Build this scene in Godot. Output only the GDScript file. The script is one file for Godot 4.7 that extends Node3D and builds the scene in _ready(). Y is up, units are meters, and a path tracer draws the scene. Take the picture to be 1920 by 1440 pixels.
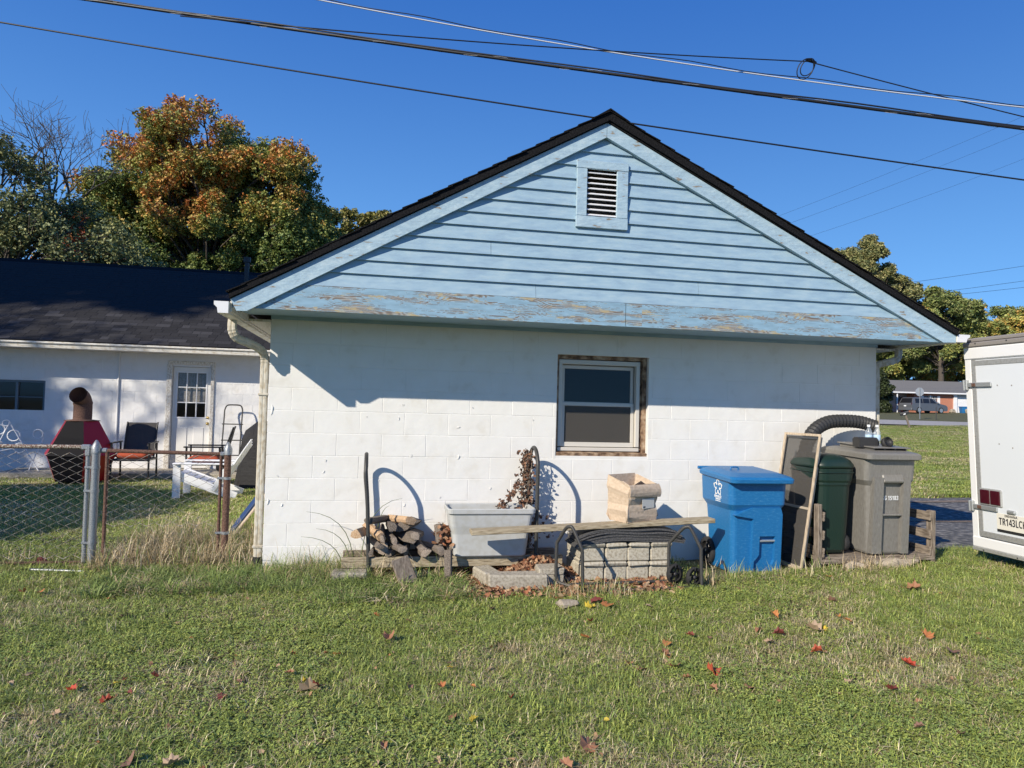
extends Node3D
# A painted block garage with a blue gable, its clutter, a fenced yard on the left and a street on the right.
# Metres, y up. The garage front wall is the plane z = 0, its left corner x = 0; the camera stands at +z.

const SUN := Vector3(1.22, -0.893, -1.0)      # the way sunlight travels
var M := {}
var names := {}
var shapes := {}
var rng := RandomNumberGenerator.new()
var nz := FastNoiseLite.new()

func _ready():
	rng.seed = 7
	nz.seed = 3
	nz.frequency = 1.0
	light_and_camera()
	materials()
	setting()
	garage()
	neighbour_house()
	fence()
	yard_things()
	wall_things()
	bins()
	trailer()
	street()
	trees()
	cables()
	lawn()
	fallen_leaves()

func light_and_camera():
	var cam := Camera3D.new()
	cam.name = "camera"
	cam.fov = 57.54
	cam.near = 0.05
	cam.far = 900.0
	cam.transform = Transform3D(Basis(Vector3(0.981215, 0.02576, 0.191191), Vector3(-0.031869, 0.999073, 0.028946), Vector3(-0.190268, -0.034495, 0.981126)), Vector3(0.9504, 1.4938, 6.5876))
	add_child(cam)
	var we := WorldEnvironment.new()
	we.name = "environment"
	var e := Environment.new()
	e.background_mode = Environment.BG_SKY
	var sm := ProceduralSkyMaterial.new()
	sm.sky_top_color = L(0.012, 0.098, 0.43)
	sm.sky_horizon_color = L(0.27, 0.65, 1.16)
	sm.sky_curve = 0.1875
	sm.ground_bottom_color = L(0.06, 0.07, 0.04)
	sm.ground_horizon_color = L(0.16, 0.18, 0.14)
	sm.sun_angle_max = 1.0
	var sky := Sky.new()
	sky.sky_material = sm
	e.sky = sky
	e.tonemap_mode = Environment.TONE_MAPPER_LINEAR
	e.tonemap_exposure = 1.14
	e.sdfgi_enabled = true
	e.ssao_enabled = true
	e.ssil_enabled = true
	we.environment = e
	add_child(we)
	var sun := DirectionalLight3D.new()
	sun.name = "sun"
	sun.light_color = Color(1.0, 0.955, 0.88)
	sun.light_energy = 1.6
	sun.light_angular_distance = 0.5
	sun.shadow_enabled = true
	add_child(sun)
	sun.look_at_from_position(Vector3.ZERO, SUN, Vector3.UP)

# ---------------------------------------------------------------- helpers
func L(r, g, b, a = 1.0) -> Color:
	return Color(r, g, b, a).linear_to_srgb()

func rr(a: float, b: float) -> float:
	return rng.randf_range(a, b)

func numbered(n: String) -> String:
	var k: int = names.get(n, 0)
	names[n] = k + 1
	return n if k == 0 else "%s_%03d" % [n, k]

func thing(called: String, label: String, category: String, at := Vector3.ZERO, turn := 0.0, group := "") -> Node3D:
	var o := Node3D.new()
	o.name = numbered(called)
	add_child(o)
	o.position = at
	o.rotation.y = turn
	return tag(o, label, category, group)

func tag(o: Node3D, label: String, category: String, group := "") -> Node3D:
	o.set_meta("label", label)
	o.set_meta("category", category)
	if group != "":
		o.set_meta("group", group)
	return o

func part(parent: Node, called: String, m: Mesh, mat: Material, at := Vector3.ZERO, rot := Vector3.ZERO) -> MeshInstance3D:
	var o := MeshInstance3D.new()
	o.name = called
	o.mesh = m
	o.material_override = mat
	parent.add_child(o, true)
	o.position = at
	o.rotation = rot
	return o

func solo(called: String, m: Mesh, mat: Material, label: String, category: String, at := Vector3.ZERO, rot := Vector3.ZERO, group := "") -> MeshInstance3D:
	var o := part(self, numbered(called), m, mat, at, rot)
	tag(o, label, category, group)
	return o

func structure(called: String, m: Mesh, mat: Material) -> MeshInstance3D:
	var o := part(self, numbered(called), m, mat)
	o.set_meta("kind", "structure")
	return o

func begin() -> SurfaceTool:
	var s := SurfaceTool.new()
	s.begin(Mesh.PRIMITIVE_TRIANGLES)
	s.set_smooth_group(-1)
	return s

func done(s: SurfaceTool) -> ArrayMesh:
	s.generate_normals()
	return s.commit()

# a convex face turned away from the point c
func face(s: SurfaceTool, pts: Array, c: Vector3):
	var a: Vector3 = pts[0]
	var b: Vector3 = pts[1]
	var d: Vector3 = pts[2]
	var n := (d - a).cross(b - a)
	if n.length_squared() < 1e-16 and pts.size() > 3:
		n = (pts[3] - a).cross(d - a)
	var out := n.dot((a + d) * 0.5 - c) >= 0.0
	for i in range(1, pts.size() - 1):
		s.add_vertex(a)
		if out:
			s.add_vertex(pts[i]); s.add_vertex(pts[i + 1])
		else:
			s.add_vertex(pts[i + 1]); s.add_vertex(pts[i])

# box from eight corners: bottom ring p0..p3, top ring p4..p7
func hexa(s: SurfaceTool, p: Array):
	var c := Vector3.ZERO
	for q in p:
		c += q
	c /= 8.0
	for f in [[0, 1, 2, 3], [4, 5, 6, 7], [0, 1, 5, 4], [1, 2, 6, 5], [2, 3, 7, 6], [3, 0, 4, 7]]:
		face(s, [p[f[0]], p[f[1]], p[f[2]], p[f[3]]], c)

func box(s: SurfaceTool, lo: Vector3, hi: Vector3):
	hexa(s, [Vector3(lo.x, lo.y, lo.z), Vector3(hi.x, lo.y, lo.z), Vector3(hi.x, lo.y, hi.z), Vector3(lo.x, lo.y, hi.z), Vector3(lo.x, hi.y, lo.z), Vector3(hi.x, hi.y, lo.z), Vector3(hi.x, hi.y, hi.z), Vector3(lo.x, hi.y, hi.z)])

# box with chamfered edges; rough > 0 shifts the corners
func bev(s: SurfaceTool, size: Vector3, b: float, T := Transform3D(), rough := 0.0):
	var h := size * 0.5
	b = minf(b, minf(h.x, minf(h.y, h.z)) * 0.9)
	var P := {}
	for sx in [-1, 1]:
		for sy in [-1, 1]:
			for sz in [-1, 1]:
				var j := Vector3(rr(-rough, rough), rr(-rough, rough), rr(-rough, rough)) if rough > 0.0 else Vector3.ZERO
				var k := Vector3i(sx, sy, sz)
				P[[k, 0]] = T * (Vector3(sx * h.x, sy * (h.y - b), sz * (h.z - b)) + j)
				P[[k, 1]] = T * (Vector3(sx * (h.x - b), sy * h.y, sz * (h.z - b)) + j)
				P[[k, 2]] = T * (Vector3(sx * (h.x - b), sy * (h.y - b), sz * h.z) + j)
	var c := T.origin
	var ring := [[-1, -1], [1, -1], [1, 1], [-1, 1]]
	for sg in [-1, 1]:
		var fx := []; var fy := []; var fz := []
		for r in ring:
			fx.append(P[[Vector3i(sg, r[0], r[1]), 0]])
			fy.append(P[[Vector3i(r[0], sg, r[1]), 1]])
			fz.append(P[[Vector3i(r[0], r[1], sg), 2]])
		face(s, fx, c); face(s, fy, c); face(s, fz, c)
	for a in [-1, 1]:
		for d in [-1, 1]:
			face(s, [P[[Vector3i(a, d, -1), 0]], P[[Vector3i(a, d, 1), 0]], P[[Vector3i(a, d, 1), 1]], P[[Vector3i(a, d, -1), 1]]], c)
			face(s, [P[[Vector3i(a, -1, d), 0]], P[[Vector3i(a, 1, d), 0]], P[[Vector3i(a, 1, d), 2]], P[[Vector3i(a, -1, d), 2]]], c)
			face(s, [P[[Vector3i(-1, a, d), 1]], P[[Vector3i(1, a, d), 1]], P[[Vector3i(1, a, d), 2]], P[[Vector3i(-1, a, d), 2]]], c)
			for z in [-1, 1]:
				var k := Vector3i(a, d, z)
				face(s, [P[[k, 0]], P[[k, 1]], P[[k, 2]]], c)

func bbox(size: Vector3, b := 0.004, rough := 0.0, variant := 0) -> ArrayMesh:
	var key := "%.3f %.3f %.3f %.4f %.4f %d" % [size.x, size.y, size.z, b, rough, variant]
	if not shapes.has(key):
		var s := begin()
		bev(s, size, b, Transform3D(), rough)
		shapes[key] = done(s)
	return shapes[key]

# round bar along points; radius may be one number or one for each point
func tube(s: SurfaceTool, pts: Array, rad, sides := 8, caps := true, flatx := 1.0, group := 1):
	var rings := []
	var up := Vector3.UP
	for i in pts.size():
		var t: Vector3 = (pts[mini(i + 1, pts.size() - 1)] - pts[maxi(i - 1, 0)]).normalized()
		if absf(t.dot(up)) > 0.95:
			up = Vector3.RIGHT if absf(t.dot(Vector3.RIGHT)) < 0.9 else Vector3.BACK
		var x := t.cross(up).normalized()
		var y := x.cross(t).normalized()
		up = y
		var r: float = rad[i] if rad is Array else rad
		var ring := []
		for k in sides:
			var a := TAU * k / sides
			ring.append(pts[i] + x * cos(a) * r * flatx + y * sin(a) * r)
		rings.append(ring)
	loft(s, rings, group, caps)

# skin over closed rings of equal length
func loft(s: SurfaceTool, rings: Array, group := 1, caps := true):
	s.set_smooth_group(group)
	var n: int = rings[0].size()
	for i in rings.size() - 1:
		var c := Vector3.ZERO
		for q in rings[i]:
			c += q
		for q in rings[i + 1]:
			c += q
		c /= 2.0 * n
		for k in n:
			var q := (k + 1) % n
			face(s, [rings[i][k], rings[i][q], rings[i + 1][q], rings[i + 1][k]], c)
	if caps:
		s.set_smooth_group(-1)
		for e in [0, rings.size() - 1]:
			var c2 := Vector3.ZERO
			for q in rings[1 if e == 0 else rings.size() - 2]:
				c2 += q
			c2 /= n
			var mid := Vector3.ZERO
			for q in rings[e]:
				mid += q
			mid /= n
			for k in n:
				face(s, [mid, rings[e][k], rings[e][(k + 1) % n]], c2)
	s.set_smooth_group(-1)

func rrect(w: float, d: float, r: float, y: float, n := 3, ox := 0.0, oz := 0.0) -> Array:
	var ring := []
	for q in 4:
		var cx := (w * 0.5 - r) * (1 if q in [0, 3] else -1)
		var cz := (d * 0.5 - r) * (1 if q in [0, 1] else -1)
		for k in n + 1:
			var a := PI * 0.5 * (q + float(k) / n)
			ring.append(Vector3(ox + cx + cos(a) * r, y, oz + cz + sin(a) * r))
	return ring

func lathe(s: SurfaceTool, prof: Array, sides := 16, T := Transform3D(), group := 1, caps := true):
	var rings := []
	for q in prof:
		var ring := []
		for k in sides:
			var a := TAU * k / sides
			ring.append(T * Vector3(cos(a) * q.x, q.y, sin(a) * q.x))
		rings.append(ring)
	loft(s, rings, group, caps)

# outline in x, y pushed from z0 to z1
func prism(s: SurfaceTool, poly: Array, z0: float, z1: float, T := Transform3D()):
	var pv := PackedVector2Array(poly)
	var idx := Geometry2D.triangulate_polygon(pv)
	var area := 0.0
	for i in pv.size():
		area += pv[i].cross(pv[(i + 1) % pv.size()])
	var flip := area < 0.0
	var inside := Vector3(0, 0, (z0 + z1) * 0.5)
	for i in range(0, idx.size(), 3):
		for z in [z0, z1]:
			var t := []
			for k in 3:
				t.append(Vector3(pv[idx[i + k]].x, pv[idx[i + k]].y, z))
			var mid: Vector3 = (t[0] + t[1] + t[2]) / 3.0
			face(s, [T * t[0], T * t[1], T * t[2]], T * Vector3(mid.x, mid.y, inside.z))
	for i in pv.size():
		var a := pv[i]
		var b := pv[(i + 1) % pv.size()]
		var nrm := Vector2(b.y - a.y, a.x - b.x) * (-1.0 if flip else 1.0)
		var m := (a + b) * 0.5 - nrm.normalized() * 0.01
		face(s, [T * Vector3(a.x, a.y, z0), T * Vector3(b.x, b.y, z0), T * Vector3(b.x, b.y, z1), T * Vector3(a.x, a.y, z1)], T * Vector3(m.x, m.y, inside.z))

func tube_mesh(pts: Array, rad, sides := 8, caps := true) -> ArrayMesh:
	var s := begin()
	tube(s, pts, rad, sides, caps)
	return done(s)

func curve(pts: Array, n := 8) -> Array:
	var c := Curve3D.new()
	for i in pts.size():
		var t: Vector3 = (pts[mini(i + 1, pts.size() - 1)] - pts[maxi(i - 1, 0)]) / 6.0
		c.add_point(pts[i], -t, t)
	var r := []
	for i in pts.size() - 1:
		for k in n:
			r.append(c.sample(i, float(k) / n))
	r.append(pts[-1])
	return r

func words(parent: Node, called: String, text: String, size: float, mat: Material, at: Vector3, rot: Vector3, squeeze := 1.0) -> MeshInstance3D:
	var t := TextMesh.new()
	t.text = text
	var f := SystemFont.new()
	f.font_names = PackedStringArray(["Droid Sans"])
	f.font_weight = 700
	t.font = f
	t.font_size = 64
	t.pixel_size = size / 46.0
	t.depth = 0.0015
	var o := part(parent, called, t, mat, at, rot)
	o.scale = Vector3(squeeze, 1, 1)
	return o

# copies of one mesh, each with its own place and colour
func scatter(parent: Node, called: String, m: Mesh, mat: Material, data: PackedFloat32Array) -> MultiMeshInstance3D:
	var mm := MultiMesh.new()
	mm.transform_format = MultiMesh.TRANSFORM_3D
	mm.use_colors = true
	mm.mesh = m
	mm.instance_count = data.size() / 16
	mm.buffer = data
	var o := MultiMeshInstance3D.new()
	o.name = called
	o.multimesh = mm
	o.material_override = mat
	parent.add_child(o, true)
	o.set_meta("kind", "stuff")
	return o

func put(data: PackedFloat32Array, b: Basis, o: Vector3, c: Color):
	data.append_array(PackedFloat32Array([b.x.x, b.y.x, b.z.x, o.x, b.x.y, b.y.y, b.z.y, o.y, b.x.z, b.y.z, b.z.z, o.z, c.r, c.g, c.b, 1.0]))

func ground(x: float, z: float) -> float:
	var u := maxf(0.0, (x - 6.0) * 0.665 - z * 0.747 - 3.0)
	return 0.12 * smoothstep(2.5, 6.0, x) + 0.016 * u + 0.02 * maxf(0.0, u - 44.0)

# ---------------------------------------------------------------- materials
func ntex(freq: float, cols: Array, offs: Array, sd := 1, size := 512, oct := 4, warp := 0.0) -> NoiseTexture2D:
	var f := FastNoiseLite.new()
	f.seed = sd
	f.frequency = freq
	f.fractal_octaves = oct
	f.noise_type = FastNoiseLite.TYPE_SIMPLEX_SMOOTH
	if warp > 0.0:
		f.domain_warp_enabled = true
		f.domain_warp_amplitude = warp
		f.domain_warp_frequency = freq * 0.7
	var g := Gradient.new()
	g.offsets = PackedFloat32Array(offs)
	g.colors = PackedColorArray(cols)
	var t := NoiseTexture2D.new()
	t.width = size
	t.height = size
	t.seamless = true
	t.noise = f
	t.color_ramp = g
	return t

func btex(freq: float, sd := 1, strength := 4.0, size := 512, oct := 4) -> NoiseTexture2D:
	var f := FastNoiseLite.new()
	f.seed = sd
	f.frequency = freq
	f.fractal_octaves = oct
	var t := NoiseTexture2D.new()
	t.width = size
	t.height = size
	t.seamless = true
	t.as_normal_map = true
	t.bump_strength = strength
	t.noise = f
	return t

func mat(key: String, col: Color, rough := 0.8, tex: Texture2D = null, scale := Vector3.ONE, bump: Texture2D = null, bs := 1.0, metal := 0.0) -> StandardMaterial3D:
	var m := StandardMaterial3D.new()
	m.resource_name = key
	m.albedo_color = col
	m.roughness = rough
	m.metallic = metal
	if tex:
		m.albedo_texture = tex
	if tex or bump:
		m.uv1_triplanar = true
		m.uv1_world_triplanar = true
		m.uv1_scale = scale
	if bump:
		m.normal_enabled = true
		m.normal_texture = bump
		m.normal_scale = bs
	M[key] = m
	return m

func vmat(key: String, rough := 0.7, back := 0.0) -> StandardMaterial3D:
	var m := StandardMaterial3D.new()
	m.resource_name = key
	m.vertex_color_use_as_albedo = true
	m.roughness = rough
	m.cull_mode = BaseMaterial3D.CULL_DISABLED
	if back > 0.0:
		m.backlight_enabled = true
		m.backlight = Color(back, back, back)
	M[key] = m
	return m

func materials():
	var grit := btex(0.09, 5, 3.0)
	var soft := btex(0.02, 6, 5.0)
	var grain := btex(0.05, 9, 4.0)
	var w1 := ntex(0.012, [L(0.705, 0.69, 0.65), L(0.755, 0.75, 0.725), L(0.775, 0.775, 0.76)], [0.05, 0.3, 0.9], 21)
	mat("wall_paint", Color.WHITE, 0.75, w1, Vector3(0.6, 0.6, 0.6), soft, 0.11)
	mat("house_paint", Color(0.97, 0.975, 0.99), 0.75, w1, Vector3(0.45, 0.45, 0.45), soft, 0.3)
	var blue := ntex(0.02, [L(0.245, 0.365, 0.475), L(0.28, 0.415, 0.52), L(0.305, 0.44, 0.535), L(0.36, 0.48, 0.55)], [0.15, 0.42, 0.65, 0.95], 31, 512, 5, 20.0)
	mat("siding_paint", Color.WHITE, 0.6, blue, Vector3(0.35, 1.6, 1.0), grain, 0.12)
	var worn := ntex(0.02, [L(0.12, 0.09, 0.06), L(0.30, 0.27, 0.22), L(0.31, 0.44, 0.54), L(0.36, 0.50, 0.59), L(0.43, 0.55, 0.62)], [0.0, 0.15, 0.205, 0.6, 0.95], 37, 512, 5, 25.0)
	mat("trim_paint", Color.WHITE, 0.65, worn, Vector3(0.45, 1.5, 1.0), grain, 0.25)
	var roof := ntex(0.05, [L(0.008, 0.008, 0.009), L(0.018, 0.018, 0.02)], [0.3, 0.8], 41)
	mat("roof_black", Color.WHITE, 0.9, roof, Vector3(2, 2, 2), grit, 0.8).metallic_specular = 0.25
	var shg := ntex(0.15, [Color(0.72, 0.72, 0.72), Color(1, 1, 1)], [0.3, 0.75], 42)
	for i in 5:
		var v: float = [0.6, 0.85, 1.0, 1.25, 1.65][i]
		mat("shingle%d" % i, L(0.050 * v, 0.049 * v, 0.051 * v), 0.95, shg, Vector3(2, 2, 2), grit, 0.8).metallic_specular = 0.25
	mat("gutter", L(0.72, 0.70, 0.64), 0.45, ntex(0.02, [L(0.75, 0.68, 0.58), Color(1, 1, 1)], [0.2, 0.5], 51), Vector3(0.8, 3, 0.8))
	mat("downspout", L(0.60, 0.565, 0.48), 0.5, ntex(0.02, [L(0.7, 0.62, 0.5), Color(1, 1, 1)], [0.2, 0.6], 52), Vector3(2, 1, 2))
	mat("vinyl", L(0.60, 0.57, 0.52), 0.45)
	mat("bare_wood", Color.WHITE, 0.85, ntex(0.015, [L(0.09, 0.05, 0.03), L(0.26, 0.165, 0.10), L(0.45, 0.34, 0.24)], [0.25, 0.5, 0.85], 55), Vector3(1.2, 1.2, 1.2), grain, 0.6)
	var gw := ntex(0.03, [L(0.09, 0.068, 0.05), L(0.20, 0.165, 0.13), L(0.30, 0.25, 0.20)], [0.2, 0.5, 0.85], 56)
	mat("grey_wood", Color.WHITE, 0.9, gw, Vector3(0.35, 3.0, 3.0), grain, 0.5)
	mat("grey_wood_upright", Color.WHITE, 0.9, gw, Vector3(3.0, 0.35, 3.0), grain, 0.5)
	mat("grey_wood_deep", Color.WHITE, 0.9, gw, Vector3(3.0, 3.0, 0.35), grain, 0.5)
	mat("plank", Color.WHITE, 0.85, ntex(0.03, [L(0.20, 0.155, 0.095), L(0.36, 0.30, 0.205), L(0.44, 0.38, 0.27)], [0.2, 0.5, 0.85], 57, 512, 5), Vector3(0.5, 4, 4), grain, 0.4)
	mat("pale_wood", Color.WHITE, 0.8, ntex(0.03, [L(0.42, 0.33, 0.23), L(0.62, 0.52, 0.40)], [0.3, 0.8], 58), Vector3(3, 0.6, 3))
	var gl := mat("glass", Color(0.05, 0.06, 0.07, 0.12), 0.03)
	gl.transparency = BaseMaterial3D.TRANSPARENCY_ALPHA
	gl.metallic_specular = 0.3
	var dust := mat("dusty_glass", L(0.10, 0.092, 0.082, 0.5), 0.5)
	dust.transparency = BaseMaterial3D.TRANSPARENCY_ALPHA
	mat("lining_brown", L(0.20, 0.17, 0.14), 0.95)  # brown of the linings added behind the openings
	mat("black_gloss", L(0.012, 0.012, 0.014), 0.35)
	var bm := mat("black_matt", L(0.006, 0.006, 0.008), 0.6)
	bm.metallic_specular = 0.2
	mat("black_plastic", L(0.022, 0.022, 0.024), 0.5)
	mat("rubber", L(0.02, 0.02, 0.021), 0.8, null, Vector3.ONE, grit, 0.5)
	mat("tube_paint", L(0.055, 0.055, 0.053), 0.5, ntex(0.05, [L(0.5, 0.32, 0.22), Color(0.85, 0.85, 0.85), Color(1, 1, 1)], [0.18, 0.3, 0.7], 61), Vector3(3, 3, 3))
	mat("galvanised", L(0.42, 0.44, 0.45), 0.45, ntex(0.06, [Color(0.7, 0.71, 0.73), Color(1, 1, 1)], [0.3, 0.7], 62), Vector3(3, 3, 3), null, 1.0, 0.55)
	mat("rust", Color.WHITE, 0.9, ntex(0.04, [L(0.055, 0.030, 0.022), L(0.12, 0.062, 0.044), L(0.19, 0.115, 0.085)], [0.2, 0.5, 0.85], 63), Vector3(2.5, 2.5, 2.5), grit, 0.6)
	mat("rail_rust", Color.WHITE, 0.8, ntex(0.04, [L(0.10, 0.05, 0.035), L(0.16, 0.09, 0.065), L(0.45, 0.42, 0.36)], [0.3, 0.52, 0.6], 64), Vector3(2.5, 2.5, 2.5))
	mat("wire", L(0.46, 0.44, 0.40), 0.5, ntex(0.05, [L(0.35, 0.2, 0.14), Color(1, 1, 1)], [0.25, 0.55], 65), Vector3(2, 2, 2), null, 1.0, 0.4)
	mat("red_enamel", L(0.34, 0.010, 0.012), 0.3)
	mat("white_paint", L(0.74, 0.75, 0.765), 0.5)
	mat("door_paint", L(0.74, 0.735, 0.71), 0.5)
	mat("trim_white", L(0.70, 0.68, 0.63), 0.6, ntex(0.03, [L(0.7, 0.64, 0.56), Color(1, 1, 1)], [0.2, 0.6], 66), Vector3(2, 1, 2))
	mat("brass", L(0.55, 0.40, 0.16), 0.3, null, Vector3.ONE, null, 1.0, 0.9)
	mat("window_blue", L(0.12, 0.16, 0.20), 0.5)
	mat("cushion", L(0.40, 0.075, 0.03), 0.9, null, Vector3.ONE, grit, 0.4)
	mat("sling", L(0.06, 0.057, 0.055), 0.85, null, Vector3.ONE, grit, 0.4)
	mat("cover", L(0.013, 0.013, 0.014), 0.8, null, Vector3.ONE, soft, 1.2)
	mat("blue_board", L(0.02, 0.05, 0.14), 0.6)
	mat("concrete", Color.WHITE, 0.92, ntex(0.03, [L(0.24, 0.21, 0.165), L(0.38, 0.345, 0.275), L(0.46, 0.425, 0.35)], [0.2, 0.5, 0.85], 71, 512, 5), Vector3(2, 2, 2), grit, 0.9)
	mat("brick_buff", Color.WHITE, 0.92, ntex(0.03, [L(0.29, 0.25, 0.19), L(0.43, 0.395, 0.315), L(0.52, 0.49, 0.405)], [0.15, 0.45, 0.85], 72, 512, 5), Vector3(2.3, 2.3, 2.3), grit, 0.8)
	mat("slab_dark", Color.WHITE, 0.95, ntex(0.05, [L(0.05, 0.05, 0.052), L(0.11, 0.11, 0.112)], [0.3, 0.8], 73), Vector3(2, 2, 2), grit, 0.9)
	mat("planter", L(0.47, 0.485, 0.485), 0.55, ntex(0.015, [L(0.92, 0.90, 0.86), Color(1, 1, 1)], [0.2, 0.6], 74), Vector3(1.5, 1.5, 1.5))
	mat("bark", Color.WHITE, 0.95, ntex(0.04, [L(0.05, 0.042, 0.036), L(0.15, 0.125, 0.105)], [0.25, 0.8], 75), Vector3(1.5, 0.6, 1.5), grain, 1.2)
	mat("bark_grey", Color.WHITE, 0.95, ntex(0.04, [L(0.07, 0.062, 0.055), L(0.18, 0.16, 0.145)], [0.25, 0.8], 174), Vector3(1.5, 0.6, 1.5))
	mat("bark_log", Color.WHITE, 0.95, ntex(0.05, [L(0.09, 0.072, 0.06), L(0.27, 0.23, 0.19)], [0.25, 0.8], 76), Vector3(3, 3, 3), grain, 1.2)
	mat("log_end", Color.WHITE, 0.9, ntex(0.05, [L(0.22, 0.17, 0.13), L(0.50, 0.41, 0.32)], [0.2, 0.75], 77), Vector3(4, 4, 4), grit, 0.7)
	mat("log_fresh", Color.WHITE, 0.9, ntex(0.04, [L(0.36, 0.21, 0.11), L(0.56, 0.42, 0.28)], [0.25, 0.7], 78), Vector3(3, 3, 3), grit, 0.7)
	mat("paper", Color.WHITE, 0.85, ntex(0.02, [L(0.47, 0.365, 0.265), L(0.58, 0.47, 0.36)], [0.2, 0.7], 79), Vector3(2.5, 2.5, 2.5), soft, 0.7)
	mat("label_white", L(0.62, 0.61, 0.57), 0.7)
	mat("ink", L(0.03, 0.03, 0.035), 0.7)
	mat("bin_blue", Color.WHITE, 0.42, ntex(0.03, [L(0.012, 0.135, 0.35), L(0.014, 0.15, 0.38), L(0.035, 0.18, 0.40), L(0.07, 0.22, 0.42)], [0.2, 0.6, 0.78, 0.92], 81, 512, 5, 30.0), Vector3(1.2, 3, 3), grit, 0.15)
	mat("bin_green", L(0.010, 0.028, 0.021), 0.4, null, Vector3.ONE, grit, 0.12)
	mat("bin_grey", Color.WHITE, 0.45, ntex(0.03, [L(0.16, 0.15, 0.135), L(0.185, 0.178, 0.164), L(0.20, 0.195, 0.18), L(0.25, 0.24, 0.22)], [0.15, 0.4, 0.75, 0.95], 82, 512, 5, 30.0), Vector3(3, 1, 3), grit, 0.15)
	mat("print_white", L(0.78, 0.80, 0.82), 0.6)
	mat("hose_black", L(0.032, 0.032, 0.033), 0.55)
	var wt := mat("bottle_clear", Color(0.9, 0.95, 1.0, 0.15), 0.05)
	wt.transparency = BaseMaterial3D.TRANSPARENCY_ALPHA
	mat("bottle_label", L(0.45, 0.62, 0.8), 0.5)
	var sc := mat("screen_mesh", L(0.085, 0.08, 0.075, 0.62), 0.8)
	sc.transparency = BaseMaterial3D.TRANSPARENCY_ALPHA
	mat("screen_frame", L(0.44, 0.38, 0.30), 0.6)
	mat("stone", Color.WHITE, 0.92, ntex(0.03, [L(0.27, 0.22, 0.16), L(0.47, 0.41, 0.32)], [0.2, 0.8], 84), Vector3(3, 3, 3), grit, 0.9)
	mat("trailer_white", L(0.66, 0.70, 0.75), 0.28)
	mat("aluminium", L(0.50, 0.505, 0.50), 0.42, ntex(0.03, [Color(0.93, 0.93, 0.92), Color(1, 1, 1)], [0.25, 0.6], 85), Vector3(2, 2, 2), null, 1.0, 0.5)
	mat("roof_metal", L(0.25, 0.23, 0.21), 0.5)
	mat("zinc", L(0.46, 0.48, 0.48), 0.42, null, Vector3.ONE, null, 1.0, 0.6)
	mat("lamp_red", L(0.055, 0.006, 0.012), 0.22)
	mat("plate", L(0.72, 0.70, 0.63), 0.45)
	mat("soil", Color.WHITE, 1.0, ntex(0.035, [L(0.045, 0.045, 0.018), L(0.09, 0.095, 0.035), L(0.20, 0.165, 0.09)], [0.2, 0.5, 0.85], 91, 1024, 6), Vector3(0.5, 0.5, 0.5), grit, 1.0)
	mat("asphalt", Color.WHITE, 0.95, ntex(0.02, [L(0.07, 0.07, 0.07), L(0.13, 0.128, 0.122), L(0.34, 0.315, 0.28)], [0.25, 0.55, 0.85], 92, 1024, 6), Vector3(0.4, 0.4, 0.4), grit, 1.0)
	mat("dirt_band", Color.WHITE, 1.0, ntex(0.06, [L(0.16, 0.12, 0.085), L(0.30, 0.235, 0.175)], [0.25, 0.8], 93), Vector3(0.7, 0.7, 0.7), grit, 1.0)
	mat("road", Color.WHITE, 0.95, ntex(0.03, [L(0.30, 0.285, 0.265), L(0.42, 0.40, 0.375)], [0.2, 0.8], 94), Vector3(0.2, 0.2, 0.2))
	mat("walk", L(0.42, 0.40, 0.36), 0.9)
	mat("cable_black", L(0.012, 0.013, 0.015), 0.5)
	mat("cable_white", L(0.55, 0.58, 0.62), 0.5)
	mat("far_brick", Color.WHITE, 0.9, ntex(0.12, [L(0.34, 0.12, 0.075), L(0.56, 0.26, 0.17)], [0.25, 0.8], 95), Vector3(0.5, 0.9, 0.5))
	mat("far_siding", L(0.50, 0.48, 0.45), 0.8)
	mat("far_roof", Color.WHITE, 0.9, ntex(0.05, [L(0.13, 0.128, 0.125), L(0.21, 0.205, 0.20)], [0.25, 0.8], 96), Vector3(0.5, 0.5, 0.5))
	var vp := mat("van_paint", L(0.13, 0.135, 0.145), 0.35, null, Vector3.ONE, null, 1.0, 0.3)
	vp.clearcoat_enabled = true
	mat("sign_back", L(0.42, 0.44, 0.45), 0.4, null, Vector3.ONE, null, 1.0, 0.4)
	vmat("leaf", 0.6, 0.35)
	vmat("grass", 0.65, 0.3)
	mat("weed_stem", L(0.13, 0.17, 0.07), 0.7)
	vmat("litter", 0.9)
	vmat("fallen", 0.7, 0.2)

# ---------------------------------------------------------------- the setting
func sheet(xs: Array, zs: Array, lift: float, rough := 0.0) -> ArrayMesh:
	var s := begin()
	s.set_smooth_group(1)
	var P := []
	for z in zs:
		var row := []
		for x in xs:
			row.append(Vector3(x, ground(x, z) + lift + (nz.get_noise_2d(x * 1.3, z * 1.3) * rough if absf(x) < 20 and absf(z) < 20 else 0.0), z))
		P.append(row)
	for j in zs.size() - 1:
		for i in xs.size() - 1:
			for v in [P[j][i], P[j][i + 1], P[j + 1][i + 1], P[j][i], P[j + 1][i + 1], P[j + 1][i]]:
				s.add_vertex(v)
	return done(s)

func steps(a: float, b: float, d: float) -> Array:
	var r := []
	var n := int(ceil((b - a) / d))
	for i in n + 1:
		r.append(lerpf(a, b, float(i) / n))
	return r

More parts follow.
